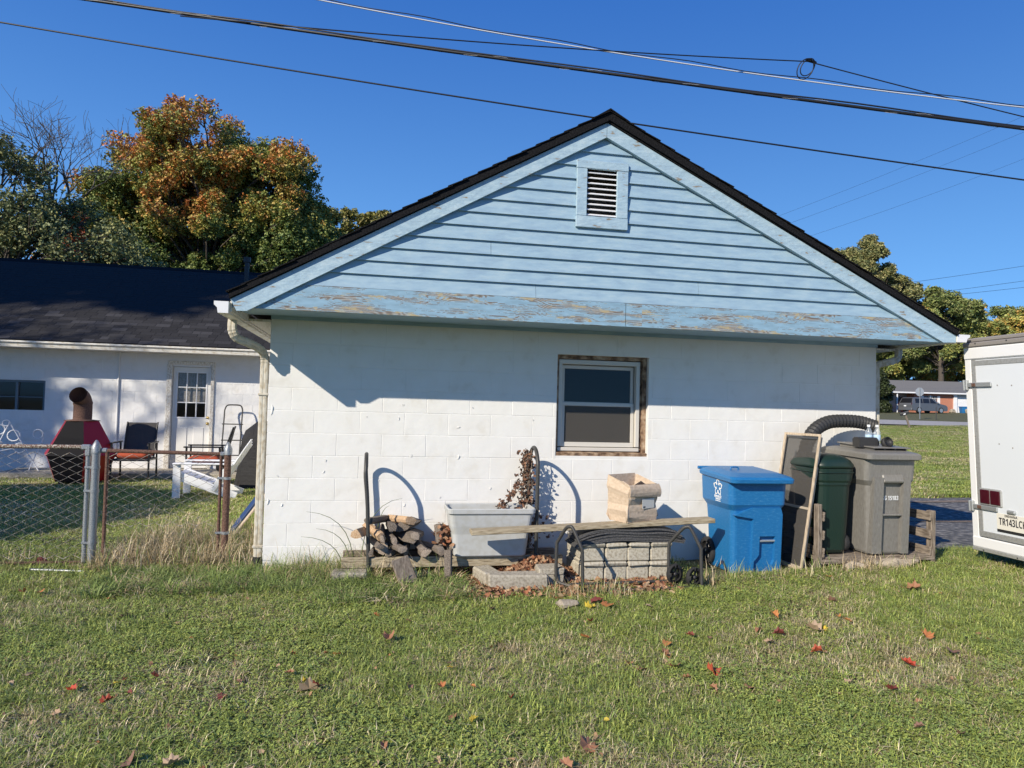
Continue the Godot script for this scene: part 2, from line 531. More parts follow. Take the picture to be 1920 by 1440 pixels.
func setting():
	var xs := [-400.0, -150.0, -60.0, -30.0, -18.0] + steps(-12, 16, 0.4) + [20.0, 26.0, 34.0, 42.0, 52.0, 64.0, 80.0, 110.0, 180.0, 400.0]
	var zs := [-400.0, -200.0, -120.0, -90.0, -76.0, -64.0, -54.0, -46.0, -38.0, -30.0, -24.0, -19.0, -15.0] + steps(-12, 9, 0.4) + [12.0, 20.0, 60.0, 200.0]
	structure("ground", sheet(xs, zs, -0.03, 0.012), M.soil)
	structure("driveway", sheet(steps(6.62, 26, 0.6), steps(-3.75, 0.12, 0.4), 0.0), M.asphalt)
	var s := begin()
	for k in [[7.0, -1.75, 12.5, -1.35, 0.11], [7.4, -3.35, 14.0, -3.2, 0.08]]:
		var n := 24
		var up := []
		var dn := []
		for i in n + 1:
			var x := lerpf(k[0], k[2], float(i) / n)
			var z := lerpf(k[1], k[3], float(i) / n)
			var w: float = k[4] * (0.7 + 0.6 * absf(nz.get_noise_2d(x * 2.1, z + 9.0)) + 0.4) * sin(PI * (i + 0.5) / (n + 1))
			up.append(Vector3(x, ground(x, z) + 0.006, z - w))
			dn.append(Vector3(x, ground(x, z) + 0.006, z + w))
		for i in n:
			face(s, [up[i], up[i + 1], dn[i + 1], dn[i]], Vector3(0, -100, 0))
	structure("dirt_on_driveway", done(s), M.dirt_band)
	ribbon("road", Vector3(43.3, 0, -41.5), Vector3(0.68, 0, 0.73), 4.2, 110.0, 0.03, M.road)
	ribbon("footpath", Vector3(32.2, 0, -27.6), Vector3(0.68, 0, 0.73), 0.28, 70.0, 0.03, M.walk)
	# the garage floor line and the neighbour's patio
	s = begin()
	bev(s, Vector3(5.6, 0.14, 1.1), 0.015, Transform3D(Basis(), Vector3(-2.9, 0.04, -8.0)))
	structure("patio", done(s), M.concrete)

func ribbon(called: String, c: Vector3, d: Vector3, half: float, reach: float, lift: float, m: Material):
	var s := begin()
	s.set_smooth_group(1)
	var side := Vector3(d.z, 0, -d.x)
	var n := int(reach / 3.0)
	var prev := []
	for i in n + 1:
		var p := c + d * lerpf(-reach * 0.55, reach * 0.45, float(i) / n)
		var row := []
		for k in 5:
			var q: Vector3 = p + side * lerpf(-half, half, k / 4.0)
			q.y = ground(q.x, q.z) + lift
			row.append(q)
		if i > 0:
			for k in 4:
				face(s, [prev[k], prev[k + 1], row[k + 1], row[k]], (p + Vector3(0, -100, 0)))
		prev = row
	structure(called, done(s), m)

# ---------------------------------------------------------------- block walls
# courses of painted blocks on a core; holes are Rect2 in x, y
func blocks(core: Node3D, x0: float, x1: float, rows: int, holes: Array, m: Material, zf: float, seams := {}):
	var ch := 0.2032
	for r in rows:
		var cuts := [x0]
		if seams.has(r):
			cuts.append_array(seams[r])
		else:
			var x := x0 + (0.4064 if r % 2 == 0 else 0.2032)
			while x < x1 - 0.12:
				cuts.append(x)
				x += 0.4064
		cuts.append(x1)
		for i in cuts.size() - 1:
			var spans := [[cuts[i], cuts[i + 1]]]
			var y := (r + 0.5) * ch
			for h in holes:
				if y > h.position.y - 0.02 and y < h.end.y:
					var nxt := []
					for sp in spans:
						if sp[1] <= h.position.x or sp[0] >= h.end.x:
							nxt.append(sp)
						else:
							if sp[0] < h.position.x - 0.03:
								nxt.append([sp[0], h.position.x])
							if sp[1] > h.end.x + 0.03:
								nxt.append([h.end.x, sp[1]])
					spans = nxt
			for sp in spans:
				var w: float = snappedf(sp[1] - sp[0] - 0.003, 0.002)
				var b := part(core, "block", bbox(Vector3(w, ch - 0.003, 0.05), 0.0026), m, Vector3((sp[0] + sp[1]) * 0.5, y, zf - 0.025 + rr(-0.0008, 0.0008)))
				b.rotation = Vector3(rr(-0.004, 0.004), rr(-0.003, 0.003), 0)

func garage():
	var g := thing("garage", "white painted block garage with weathered pale blue gable and black roof", "garage")
	var W := 6.19
	var win := Rect2(2.675, 1.045, 0.94, 0.987)
	var s := begin()
	box(s, Vector3(0.004, -0.1, -0.2), Vector3(win.position.x, 2.26, -0.0022))
	box(s, Vector3(win.end.x, -0.1, -0.2), Vector3(W - 0.004, 2.26, -0.0022))
	box(s, Vector3(win.position.x, -0.1, -0.2), Vector3(win.end.x, win.position.y, -0.0022))
	box(s, Vector3(win.position.x, win.end.y, -0.2), Vector3(win.end.x, 2.26, -0.0022))
	box(s, Vector3(0.0, -0.1, -7.2), Vector3(0.2, 2.26, -0.2))
	box(s, Vector3(W - 0.2, -0.1, -7.2), Vector3(W, 2.26, -0.2))
	box(s, Vector3(0.2, -0.1, -7.2), Vector3(W - 0.2, 2.26, -7.0))
	var wall := part(g, "wall", done(s), M.wall_paint)
	blocks(wall, 0.0, W, 11, [win], M.wall_paint, 0.0, {10: [0.23, 0.62, 1.03, 1.44, 1.84, 2.235, 2.48, 2.88, 3.285, 3.72, 3.955, 4.36, 4.77, 5.17, 5.575, 5.98]})
	for k in 14:                                                     # loose chips of paint
		var f := begin()
		var w := rr(0.003, 0.012)
		var h := rr(0.004, 0.018)
		face(f, [Vector3(-w, -h, 0), Vector3(w * 0.8, -h * 0.6, 0.004), Vector3(w, h * 0.7, 0.0035), Vector3(-w * 0.4, h, 0.003)], Vector3(0, 0, -1))
		part(wall, "paint_chip", done(f), M.wall_paint, Vector3(rr(0.1, 2.6) if k < 20 else rr(3.7, 5.9), rr(0.35, 1.5), 0.002), Vector3(rr(-0.2, 0.2), rr(-0.3, 0.3), rr(-0.6, 0.6)))
	for q in [[0.035, 1.42, 0.010, 0.05], [0.03, 0.60, 0.008, 0.03], [1.73, 1.02, 0.010, 0.025], [1.72, 1.30, 0.018, 0.010]]:
		var f2 := begin()
		face(f2, [Vector3(-q[2], -q[3], 0), Vector3(q[2] * 0.6, -q[3] * 0.5, 0.002), Vector3(q[2], q[3] * 0.6, 0.006), Vector3(-q[2] * 0.3, q[3], 0.002)], Vector3(0, 0, -1))
		part(wall, "paint_chip", done(f2), M.wall_paint, Vector3(q[0], q[1], 0.003))
	# floor
	s = begin()
	box(s, Vector3(0.2, -0.1, -7.0), Vector3(W - 0.2, 0.0, -0.2))
	part(g, "floor", done(s), M.concrete)
	s = begin()                                                      # lining box added so the window looks dark from outside
	box(s, Vector3(1.8, 0.1, -2.6), Vector3(4.5, 2.2, -2.5))
	box(s, Vector3(1.8, 0.1, -2.5), Vector3(1.85, 2.2, -0.21))
	box(s, Vector3(4.45, 0.1, -2.5), Vector3(4.5, 2.2, -0.21))
	box(s, Vector3(1.85, 2.15, -2.5), Vector3(4.45, 2.2, -0.21))
	box(s, Vector3(1.85, 0.1, -2.5), Vector3(4.45, 0.15, -0.21))
	part(g, "added_lining", done(s), M.lining_brown)
	# roof
	var apex := Vector2(2.88, 4.103)
	for side in [[Vector2(-0.204, 2.343), -1], [Vector2(6.434, 2.349), 1]]:
		var tip: Vector2 = side[0]
		s = begin()
		var poly := [tip, apex, apex - Vector2(0, 0.07), tip - Vector2(0, 0.045)]
		prism(s, poly, -7.5, 0.82)
		var slab := part(g, "roof_slope", done(s), M.roof_black)
		var n := 25
		var d := (tip - apex)
		for k in n:
			var a := apex + d * (float(k) / n)
			var b := apex + d * (minf(k + 1.25, n + 0.12) / n)
			s = begin()
			var up: Vector2 = Vector2(-d.y, d.x).normalized()
			if up.y < 0:
				up = -up
			prism(s, [a + up * 0.001, b + up * 0.010, b + up * 0.019, a + up * 0.007], -7.53, 0.832 + rr(-0.008, 0.008))
			part(slab, "shingle_course", done(s), M.roof_black)
	s = begin()
	prism(s, [apex + Vector2(-0.17, -0.082), apex + Vector2(0, 0.028), apex + Vector2(0.17, -0.066), apex + Vector2(0.17, -0.075), apex + Vector2(0, 0.016), apex + Vector2(-0.17, -0.092)], -7.53, 0.838)
	part(g, "ridge_cap", done(s), M.roof_black)
	# rake boards
	s = begin()
	prism(s, [Vector2(-0.197, 2.294), Vector2(2.866, 4.016), Vector2(2.863, 3.889), Vector2(-0.074, 2.207), Vector2(-0.15, 2.205)], 0.753, 0.79)
	part(g, "rake_board", done(s), M.trim_paint)
	s = begin()
	prism(s, [Vector2(2.869, 4.016), Vector2(6.431, 2.304), Vector2(6.431, 2.238), Vector2(6.292, 2.232), Vector2(2.867, 3.889)], 0.753, 0.79)
	part(g, "rake_board", done(s), M.trim_paint)
	s = begin()                                                      # the black drip edge between board and shingles
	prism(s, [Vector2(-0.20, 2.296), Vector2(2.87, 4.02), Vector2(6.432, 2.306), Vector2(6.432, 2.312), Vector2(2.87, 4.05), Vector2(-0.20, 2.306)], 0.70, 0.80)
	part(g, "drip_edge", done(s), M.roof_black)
	# siding
	var lx := func(y): return -0.074 + (y - 2.207) / 0.5725 - 0.07
	var rx := func(y): return 6.292 - (y - 2.232) / 0.4836 + 0.07
	var ys := [2.445, 2.562, 2.678, 2.794, 2.911, 3.031, 3.15, 3.27, 3.39, 3.511, 3.631, 3.759, 3.9]
	var cut := {0: [2.27], 1: [3.77], 3: [1.87]}
	for i in ys.size() - 1:
		var y0: float = ys[i]
		var y1: float = ys[i + 1]
		var ends := []
		if i in [6, 7, 8, 9]:
			ends = [[-9.0, 2.655], [3.03, 9.0]]
		elif cut.has(i):
			ends = [[-9.0, cut[i][0] - 0.0015], [cut[i][0] + 0.0015, 9.0]]
		else:
			ends = [[-9.0, 9.0]]
		for e in ends:
			s = begin()
			var a0: float = maxf(e[0], lx.call(y0))
			var b0: float = minf(e[1], rx.call(y0))
			var a1: float = maxf(e[0], lx.call(y1 + 0.01))
			var b1: float = minf(e[1], rx.call(y1 + 0.01))
			if i == ys.size() - 2:
				a1 = 2.80; b1 = 2.93
			hexa(s, [Vector3(a0, y0, 0.738), Vector3(b0, y0, 0.738), Vector3(b0, y0, 0.761), Vector3(a0, y0, 0.761), Vector3(a1, y1 + 0.01, 0.7335), Vector3(b1, y1 + 0.01, 0.7335), Vector3(b1, y1 + 0.01, 0.7375), Vector3(a1, y1 + 0.01, 0.7375)])
			part(g, "siding_board", done(s), M.siding_paint)
	# the peeling board under the siding, in two lengths
	var peel := peel_material()
	for e in [[-0.05, 3.08], [3.084, 6.33]]:
		s = begin()
		var x0: float = e[0]
		var x1: float = e[1]
		var x0t: float = x0 if x0 > 1.0 else lx.call(2.445)
		var x1t: float = x1 if x1 < 5.0 else rx.call(2.445)
		for q in [[Vector3(x0, 2.236, 0.762), Vector3(x1, 2.236, 0.762), Vector3(x1t, 2.443, 0.762), Vector3(x0t, 2.443, 0.762)], [Vector3(x0t, 2.443, 0.762), Vector3(x1t, 2.443, 0.762), Vector3(x1t, 2.443, 0.72), Vector3(x0t, 2.443, 0.72)], [Vector3(x0, 2.236, 0.762), Vector3(x1, 2.236, 0.762), Vector3(x1, 2.236, 0.735), Vector3(x0, 2.236, 0.735)]]:
			for k in [0, 2, 1, 0, 3, 2]:
				var v: Vector3 = q[k]
				s.set_uv(Vector2(v.x / 3.3 + 0.02, 1.0 - (v.y - 2.236) / 0.207))
				s.add_vertex(v)
		part(g, "frieze_board", done(s), peel)
	# soffit and the strip where it meets the wall
	s = begin()
	hexa(s, [Vector3(-0.195, 2.24, 0.735), Vector3(6.43, 2.24, 0.735), Vector3(6.43, 2.274, 0.0), Vector3(-0.195, 2.274, 0.0), Vector3(-0.195, 2.255, 0.735), Vector3(6.43, 2.255, 0.735), Vector3(6.43, 2.289, 0.0), Vector3(-0.195, 2.289, 0.0)])
	part(g, "soffit", done(s), M.siding_paint)
	s = begin()
	box(s, Vector3(0.003, 2.24, -0.1), Vector3(W, 2.2735, 0.02))
	part(g, "soffit_strip", done(s), M.siding_paint)
	for e in [[-0.19, -0.004], [W + 0.004, 6.425]]:
		s = begin()
		box(s, Vector3(e[0], 2.215, -7.4), Vector3(e[1], 2.235, -0.004))
		part(g, "eave_soffit", done(s), M.trim_white)
	s = begin()                                                      # gable ends close the attic
	prism(s, [Vector2(-0.1, 2.29), Vector2(2.88, 4.0), Vector2(6.35, 2.29)], -7.2, -7.1)
	part(g, "back_gable", done(s), M.siding_paint)
	s = begin()
	prism(s, [Vector2(-0.15, 2.29), Vector2(2.88, 4.0), Vector2(6.38, 2.29)], 0.40, 0.42)
	part(g, "gable_backing", done(s), M.lining_brown)  # panel added behind the vent so its gaps look dark
	# louvred vent
	var vent := Node3D.new()
	vent.name = "gable_vent"
	g.add_child(vent)
	part(vent, "frame_board", bbox(Vector3(0.472, 0.072, 0.03), 0.003), M.trim_paint, Vector3(2.842, 3.640, 0.766))
	part(vent, "frame_board", bbox(Vector3(0.472, 0.100, 0.03), 0.003), M.trim_paint, Vector3(2.842, 3.134, 0.766))
	part(vent, "frame_board", bbox(Vector3(0.092, 0.416, 0.026), 0.003), M.trim_paint, Vector3(2.654, 3.394, 0.766))
	part(vent, "frame_board", bbox(Vector3(0.102, 0.416, 0.026), 0.003), M.trim_paint, Vector3(3.025, 3.394, 0.766))
	for k in 9:
		part(vent, "slat", bbox(Vector3(0.29, 0.006, 0.032), 0.001), M.white_paint, Vector3(2.838, 3.205 + k * 0.0465, 0.752), Vector3(0.6, 0, 0))
	# window
	var wn := Node3D.new()
	wn.name = "window"
	g.add_child(wn)
	var x0w := win.position.x
	var y0w := win.position.y
	part(wn, "sill", bbox(Vector3(0.935, 0.05, 0.15), 0.004, 0.003), M.bare_wood, Vector3(x0w + 0.47, y0w + 0.016, -0.085), Vector3(0.12, 0, 0))
	part(wn, "jamb", bbox(Vector3(0.03, 0.96, 0.12), 0.003, 0.002), M.bare_wood, Vector3(x0w + 0.013, y0w + 0.49, -0.11))
	part(wn, "jamb", bbox(Vector3(0.045, 0.96, 0.12), 0.003, 0.002), M.bare_wood, Vector3(win.end.x - 0.024, y0w + 0.49, -0.11))
	part(wn, "head", bbox(Vector3(0.94, 0.04, 0.12), 0.003, 0.002), M.bare_wood, Vector3(x0w + 0.47, win.end.y - 0.018, -0.11))
	var fx0 := x0w + 0.03
	var fx1 := win.end.x - 0.068
	var fy0 := y0w + 0.045
	var fy1 := win.end.y - 0.045
	var fc := Vector3((fx0 + fx1) * 0.5, (fy0 + fy1) * 0.5, -0.09)
	for q in [[Vector3(fx1 - fx0, 0.045, 0.07), Vector3(0, (fy1 - fy0) * 0.5 - 0.022, 0)], [Vector3(fx1 - fx0, 0.035, 0.07), Vector3(0, -(fy1 - fy0) * 0.5 + 0.017, 0)], [Vector3(0.04, fy1 - fy0 - 0.086, 0.068), Vector3(-(fx1 - fx0) * 0.5 + 0.02, 0, 0)], [Vector3(0.04, fy1 - fy0 - 0.086, 0.068), Vector3((fx1 - fx0) * 0.5 - 0.02, 0, 0)]]:
		part(wn, "window_frame", bbox(q[0], 0.004), M.vinyl, fc + q[1])
	part(wn, "jamb_filler", bbox(Vector3(0.035, fy1 - fy0, 0.05), 0.004, 0.003), M.bare_wood, Vector3(fx1 + 0.014, fc.y, -0.105))
	var sw := fx1 - fx0 - 0.09
	for q in [[0.0, -0.128, "upper"], [1.0, -0.105, "lower"]]:
		var ya := fy0 + 0.04 if q[2] == "lower" else fc.y - 0.01
		var yb := fc.y + 0.03 if q[2] == "lower" else fy1 - 0.05
		var sash := Node3D.new()
		sash.name = q[2] + "_sash"
		wn.add_child(sash)
		var zc: float = q[1]
		part(sash, "rail", bbox(Vector3(sw, 0.035, 0.022), 0.003), M.vinyl, Vector3(fc.x, yb - 0.0175, zc))
		part(sash, "rail", bbox(Vector3(sw, 0.045, 0.022), 0.003), M.vinyl, Vector3(fc.x, ya + 0.0225, zc))
		part(sash, "stile", bbox(Vector3(0.032, yb - ya - 0.08, 0.02), 0.003), M.vinyl, Vector3(fc.x - sw * 0.5 + 0.016, (ya + yb) * 0.5 + 0.005, zc))
		part(sash, "stile", bbox(Vector3(0.032, yb - ya - 0.08, 0.02), 0.003), M.vinyl, Vector3(fc.x + sw * 0.5 - 0.016, (ya + yb) * 0.5 + 0.005, zc))
		part(sash, "pane", bbox(Vector3(sw - 0.06, yb - ya - 0.075, 0.004), 0.0005), M.dusty_glass if q[2] == "lower" else M.glass, Vector3(fc.x, (ya + yb) * 0.5 + 0.005, zc))
	# gutters and downspouts
	for q in [[-0.315, -0.207, 2.181, 2.273, -1.0], [6.437, 6.579, 2.242, 2.316, 1.0]]:
		s = begin()
		var inner: float = q[1] if q[4] < 0 else q[0]
		var outer: float = q[0] if q[4] < 0 else q[1]
		var wdt := outer - inner
		var prof := [Vector2(inner, q[3]), Vector2(inner, q[2]), Vector2(inner + wdt * 0.72, q[2]), Vector2(inner + wdt * 0.78, lerpf(q[2], q[3], 0.45)), Vector2(outer, lerpf(q[2], q[3], 0.7)), Vector2(outer, q[3]), Vector2(outer - wdt * 0.04, q[3]), Vector2(outer - wdt * 0.04, lerpf(q[2], q[3], 0.72)), Vector2(inner + wdt * 0.74, lerpf(q[2], q[3], 0.47)), Vector2(inner + wdt * 0.68, q[2] + 0.004), Vector2(inner + wdt * 0.04, q[2] + 0.004), Vector2(inner + wdt * 0.04, q[3])]
		prism(s, prof, -7.4, 0.8)
		var gt := part(g, "gutter", done(s), M.gutter)
		s = begin()
		prism(s, [prof[0], prof[1], prof[2], prof[3], prof[4], prof[5]], 0.8, 0.803)
		part(gt, "end_cap", done(s), M.white_paint)
		s = begin()
		box(s, Vector3(minf(inner, inner - wdt * 0.13), q[2] + 0.02, -7.4), Vector3(maxf(inner - 0.002 * signf(wdt), inner - wdt * 0.13), q[3] + 0.01, 0.748))
		part(g, "fascia", done(s), M.trim_white)
	downspout(g, curve([Vector3(-0.265, 2.185, 0.32), Vector3(-0.265, 2.10, 0.32), Vector3(-0.235, 2.035, 0.29), Vector3(-0.15, 2.0, 0.18), Vector3(-0.07, 1.955, 0.04), Vector3(-0.045, 1.89, -0.02), Vector3(-0.045, 1.8, -0.035)], 6) + [Vector3(-0.045, 0.10, -0.035)], M.downspout)
	for y in [1.56, 0.20]:
		part(g, "downspout_strap", bbox(Vector3(0.09, 0.022, 0.07), 0.004), M.downspout, Vector3(-0.045, y, -0.035))
	s = begin()
	tube(s, [Vector3(-0.045, 0.11, -0.035), Vector3(-0.045, -0.02, -0.035)], 0.042, 10)
	part(g, "drain_boot", done(s), M.black_plastic)
	downspout(g, curve([Vector3(6.51, 2.25, -0.06), Vector3(6.51, 2.17, -0.06), Vector3(6.47, 2.12, -0.06), Vector3(6.32, 2.08, -0.06), Vector3(6.24, 2.05, -0.06), Vector3(6.235, 1.95, -0.06)], 5) + [Vector3(6.235, 0.3, -0.06)], M.downspout)

func downspout(g: Node3D, pts: Array, m: Material):
	var s := begin()
	var rings := []
	var fwd := Vector3.BACK
	for i in pts.size():
		var t: Vector3 = (pts[mini(i + 1, pts.size() - 1)] - pts[maxi(i - 1, 0)]).normalized()
		var x := Vector3(0, 0, 1)
		x = (x - t * x.dot(t)).normalized()
		var y := t.cross(x)
		var bend := absf(t.y) < 0.995
		var sc := (1.05 if i % 2 == 0 else 0.96) if bend else 1.0
		var ring := []
		for k in 28:
			var a := TAU * k / 28
			var c := cos(a)
			var d := sin(a)
			var r := 1.0 / pow(pow(absf(c), 5) + pow(absf(d), 5), 0.2)
			var rib := 1.0 - (0.09 if k % 4 == 0 else 0.0)
			ring.append(pts[i] + (x * c * 0.026 + y * d * 0.036) * r * sc * rib)
		rings.append(ring)
	loft(s, rings, -1, true)
	part(g, "downspout", done(s), m)

# blue paint worn through to grey and yellow grained wood
func peel_material() -> StandardMaterial3D:
	var W := 1024
	var H := 96
	var im := Image.create(W, H, false, Image.FORMAT_RGB8)
	var a := FastNoiseLite.new()
	a.seed = 5; a.frequency = 0.012; a.fractal_octaves = 5
	var b := FastNoiseLite.new()
	b.seed = 8; b.frequency = 0.05; b.fractal_octaves = 3
	var paint := Color(0.545, 0.68, 0.765)
	for y in H:
		for x in W:
			var u := x * 0.5
			var warp := b.get_noise_2d(u * 0.10, y * 0.25) * 30.0 + a.get_noise_2d(u * 0.35, 40.0) * 60.0
			var ring := sin((y * 1.0 + warp) * 0.95)
			var streak := b.get_noise_2d(u * 0.30, y * 9.0)
			var patch := a.get_noise_2d(u * 0.75 + 300.0, y * 2.3 + 90.0)
			var edge := absf(y / float(H) - 0.5) * 2.0
			var bare := patch * 0.95 + ring * 0.20 + streak * 0.55 + (0.10 if edge > 0.8 else 0.0) - 0.19
			var c := paint * (0.96 + 0.08 * b.get_noise_2d(x * 0.4, y))
			if bare > 0.0:
				var tone := a.get_noise_2d(x * 1.4 + 77.0, y * 2.0)
				c = Color(0.64, 0.64, 0.62).lerp(Color(0.40, 0.36, 0.33), clampf(0.35 + ring * 0.45 + streak, 0, 1))
				if tone > 0.2:
					c = c.lerp(Color(0.72, 0.65, 0.48), clampf((tone - 0.2) * 6.0, 0.0, 0.7))
			elif bare > -0.03:
				c = Color(0.68, 0.76, 0.80)
			im.set_pixel(x, y, c)
	var m := StandardMaterial3D.new()
	m.resource_name = "peeling_paint"
	m.albedo_texture = ImageTexture.create_from_image(im)
	m.roughness = 0.75
	return m

# ---------------------------------------------------------------- the house in the yard
func neighbour_house():
	var g := thing("house", "long low white block house with dark shingle roof behind the fence", "house", Vector3(0, 0, -8.5))
	var door := Rect2(-3.08, 0.0, 0.74, 2.16)
	var win := Rect2(-7.0, 1.16, 1.63, 0.635)
	var s := begin()
	for q in [[-9.0, win.position.x, 0.0, 2.46], [win.position.x, win.end.x, 0.0, win.position.y], [win.position.x, win.end.x, win.end.y, 2.46], [win.end.x, door.position.x, 0.0, 2.46], [door.position.x, door.end.x, door.end.y, 2.46], [door.end.x, 1.0, 0.0, 2.46]]:
		box(s, Vector3(q[0], q[2] - (0.1 if q[2] == 0.0 else 0.0), -0.2), Vector3(q[1], q[3], -0.004))
	box(s, Vector3(-9, -0.1, -7.0), Vector3(-8.8, 2.46, -0.2))
	box(s, Vector3(0.8, -0.1, -7.0), Vector3(1.0, 2.46, -0.2))
	box(s, Vector3(-8.8, -0.1, -7.0), Vector3(0.8, 2.46, -6.8))
	box(s, Vector3(-8.8, -0.1, -6.8), Vector3(0.8, 0.05, -0.2))
	box(s, Vector3(-8.8, 2.42, -6.8), Vector3(0.8, 2.46, -0.2))
	var wall := part(g, "wall", done(s), M.house_paint)
	blocks(wall, -7.62, -0.6, 12, [door, win], M.house_paint, 0.0)
	# roof
	var eave := Vector2(0.55, 2.53)          # z, y
	var ridge := Vector2(-3.3, 4.70)
	s = begin()
	var T := Transform3D(Basis(Vector3(0, 0, 1), Vector3(0, 1, 0), Vector3(-1, 0, 0)), Vector3.ZERO)   # prism x -> z
	prism(s, [eave, ridge, Vector2(-7.2, 2.53), Vector2(-7.2, 2.48), Vector2(-3.3, 4.64), Vector2(0.55, 2.48)], -1.2, 9.3, T)
	var roof := part(g, "roof", done(s), M.shingle0)
	var d := ridge - eave
	var slope := d.length()
	var up := Vector2(d.y, -d.x).normalized()
	if up.y < 0:
		up = -up
	var courses := int(slope / 0.142)
	var count := 0
	var rest := begin()
	var ang := atan2(d.y, -d.x)
	for k in courses:
		var x := -9.3 + fposmod(k * 0.117, 0.3)
		while x < 1.2:
			var w: float = [0.16, 0.22, 0.28, 0.34][rng.randi() % 4]
			var c := eave + d.normalized() * (k * 0.142 + 0.085) + up * (0.010 + rr(0, 0.002))
			var visible := x > -7.9 and x < -1.1
			if visible and count < 300:
				var o := part(roof, "shingle", bbox(Vector3(w - 0.004, 0.009, 0.17), 0.002), M["shingle%d" % [1, 2, 1, 2, 3, 2, 4, 1][rng.randi() % 8]], Vector3(x + w * 0.5, c.y, c.x), Vector3(ang - 0.028, 0, 0))
				count += 1
			else:
				bev(rest, Vector3(w - 0.004, 0.009, 0.17), 0.002, Transform3D(Basis(Vector3.RIGHT, ang - 0.028), Vector3(x + w * 0.5, c.y, c.x)))
			x += w
	var ro := part(roof, "upper_shingles", done(rest), M.shingle2)
	ro.set_meta("kind", "stuff")
	s = begin()
	prism(s, [ridge + Vector2(-0.15, -0.075), ridge + Vector2(0, 0.03), ridge + Vector2(0.15, -0.062), ridge + Vector2(0.15, -0.075), ridge + Vector2(0, 0.012), ridge + Vector2(-0.15, -0.09)], -1.2, 9.3, T)
	part(roof, "ridge_cap", done(s), M.roof_black)
	part(roof, "vent_pipe", tube_mesh([Vector3(-2.22, 4.2, -2.7), Vector3(-2.22, 4.86, -2.7)], 0.055, 12), M.black_plastic)
	part(roof, "vent_cap", tube_mesh([Vector3(-2.22, 4.86, -2.7), Vector3(-2.22, 4.98, -2.7)], 0.085, 12), M.black_plastic)
	# gutter, fascia and soffit
	s = begin()
	prism(s, [Vector2(0.53, 2.515), Vector2(0.53, 2.40), Vector2(0.60, 2.40), Vector2(0.61, 2.455), Vector2(0.645, 2.485), Vector2(0.645, 2.515), Vector2(0.637, 2.515), Vector2(0.637, 2.49), Vector2(0.602, 2.462), Vector2(0.592, 2.408), Vector2(0.538, 2.408), Vector2(0.538, 2.515)], -1.2, 9.3, T)
	part(g, "gutter", done(s), M.gutter)
	s = begin()
	box(s, Vector3(-9.3, 2.40, 0.50), Vector3(1.2, 2.475, 0.527))
	part(g, "fascia", done(s), M.trim_white)
	s = begin()
	box(s, Vector3(-9.3, 2.405, 0.004), Vector3(1.2, 2.418, 0.497))
	part(g, "soffit", done(s), M.trim_white)
	s = begin()                                                      # lining boxes added to keep window and door glass dark
	for q in [[-7.3, -5.1], [-3.4, -2.0]]:
		box(s, Vector3(q[0], 0.1, -2.1), Vector3(q[1], 2.35, -2.0))
		box(s, Vector3(q[0], 0.1, -2.0), Vector3(q[0] + 0.05, 2.35, -0.21))
		box(s, Vector3(q[1] - 0.05, 0.1, -2.0), Vector3(q[1], 2.35, -0.21))
		box(s, Vector3(q[0] + 0.05, 2.3, -2.0), Vector3(q[1] - 0.05, 2.35, -0.21))
		box(s, Vector3(q[0] + 0.05, 0.1, -2.0), Vector3(q[1] - 0.05, 0.15, -0.21))
	part(g, "added_lining", done(s), M.lining_brown)
	# window with four panes
	var wn := Node3D.new()
	wn.name = "window"
	g.add_child(wn)
	part(wn, "window_frame", bbox(Vector3(1.62, 0.04, 0.07), 0.004), M.window_blue, Vector3(-6.185, 1.772, -0.07))
	part(wn, "window_frame", bbox(Vector3(1.62, 0.04, 0.07), 0.004), M.window_blue, Vector3(-6.185, 1.183, -0.07))
	for x in [-6.975, -6.43, -5.88, -5.395]:
		part(wn, "mullion", bbox(Vector3(0.045, 0.545, 0.066), 0.004), M.window_blue, Vector3(x, 1.478, -0.07))
	part(wn, "crossbar", bbox(Vector3(1.5, 0.02, 0.04), 0.003), M.window_blue, Vector3(-6.185, 1.47, -0.075))
	for q in [[-6.70, 1.62], [-6.70, 1.335], [-6.155, 1.62], [-6.155, 1.335], [-5.64, 1.62], [-5.64, 1.335]]:
		part(wn, "pane", bbox(Vector3(0.47, 0.26, 0.004), 0.0005), M.glass, Vector3(q[0], q[1], -0.082))
	# door
	var dr := Node3D.new()
	dr.name = "door"
	g.add_child(dr)
	part(dr, "casing", bbox(Vector3(0.10, 2.20, 0.06), 0.008), M.trim_white, Vector3(-3.125, 1.10, 0.0))
	part(dr, "casing", bbox(Vector3(0.07, 2.20, 0.06), 0.008), M.trim_white, Vector3(-2.305, 1.10, 0.0))
	part(dr, "casing", bbox(Vector3(0.89, 0.07, 0.06), 0.008), M.trim_white, Vector3(-2.715, 2.235, 0.0))
	s = begin()
	box(s, Vector3(-3.07, 0.12, -0.11), Vector3(-2.345, 1.12, -0.07))
	box(s, Vector3(-3.07, 2.06, -0.11), Vector3(-2.345, 2.155, -0.07))
	box(s, Vector3(-3.07, 1.12, -0.11), Vector3(-3.0, 2.06, -0.07))
	box(s, Vector3(-2.435, 1.12, -0.11), Vector3(-2.345, 2.06, -0.07))
	part(dr, "leaf", done(s), M.door_paint)
	for x in [-2.875, -2.56]:
		part(dr, "panel", bbox(Vector3(0.2, 0.72, 0.02), 0.009), M.door_paint, Vector3(x, 0.58, -0.068))
	for i in 4:
		part(dr, "glazing_bar", bbox(Vector3(0.022 if i in [1, 2] else 0.03, 0.94, 0.03), 0.004), M.white_paint, Vector3(-3.0 + i * 0.1885, 1.59, -0.075))
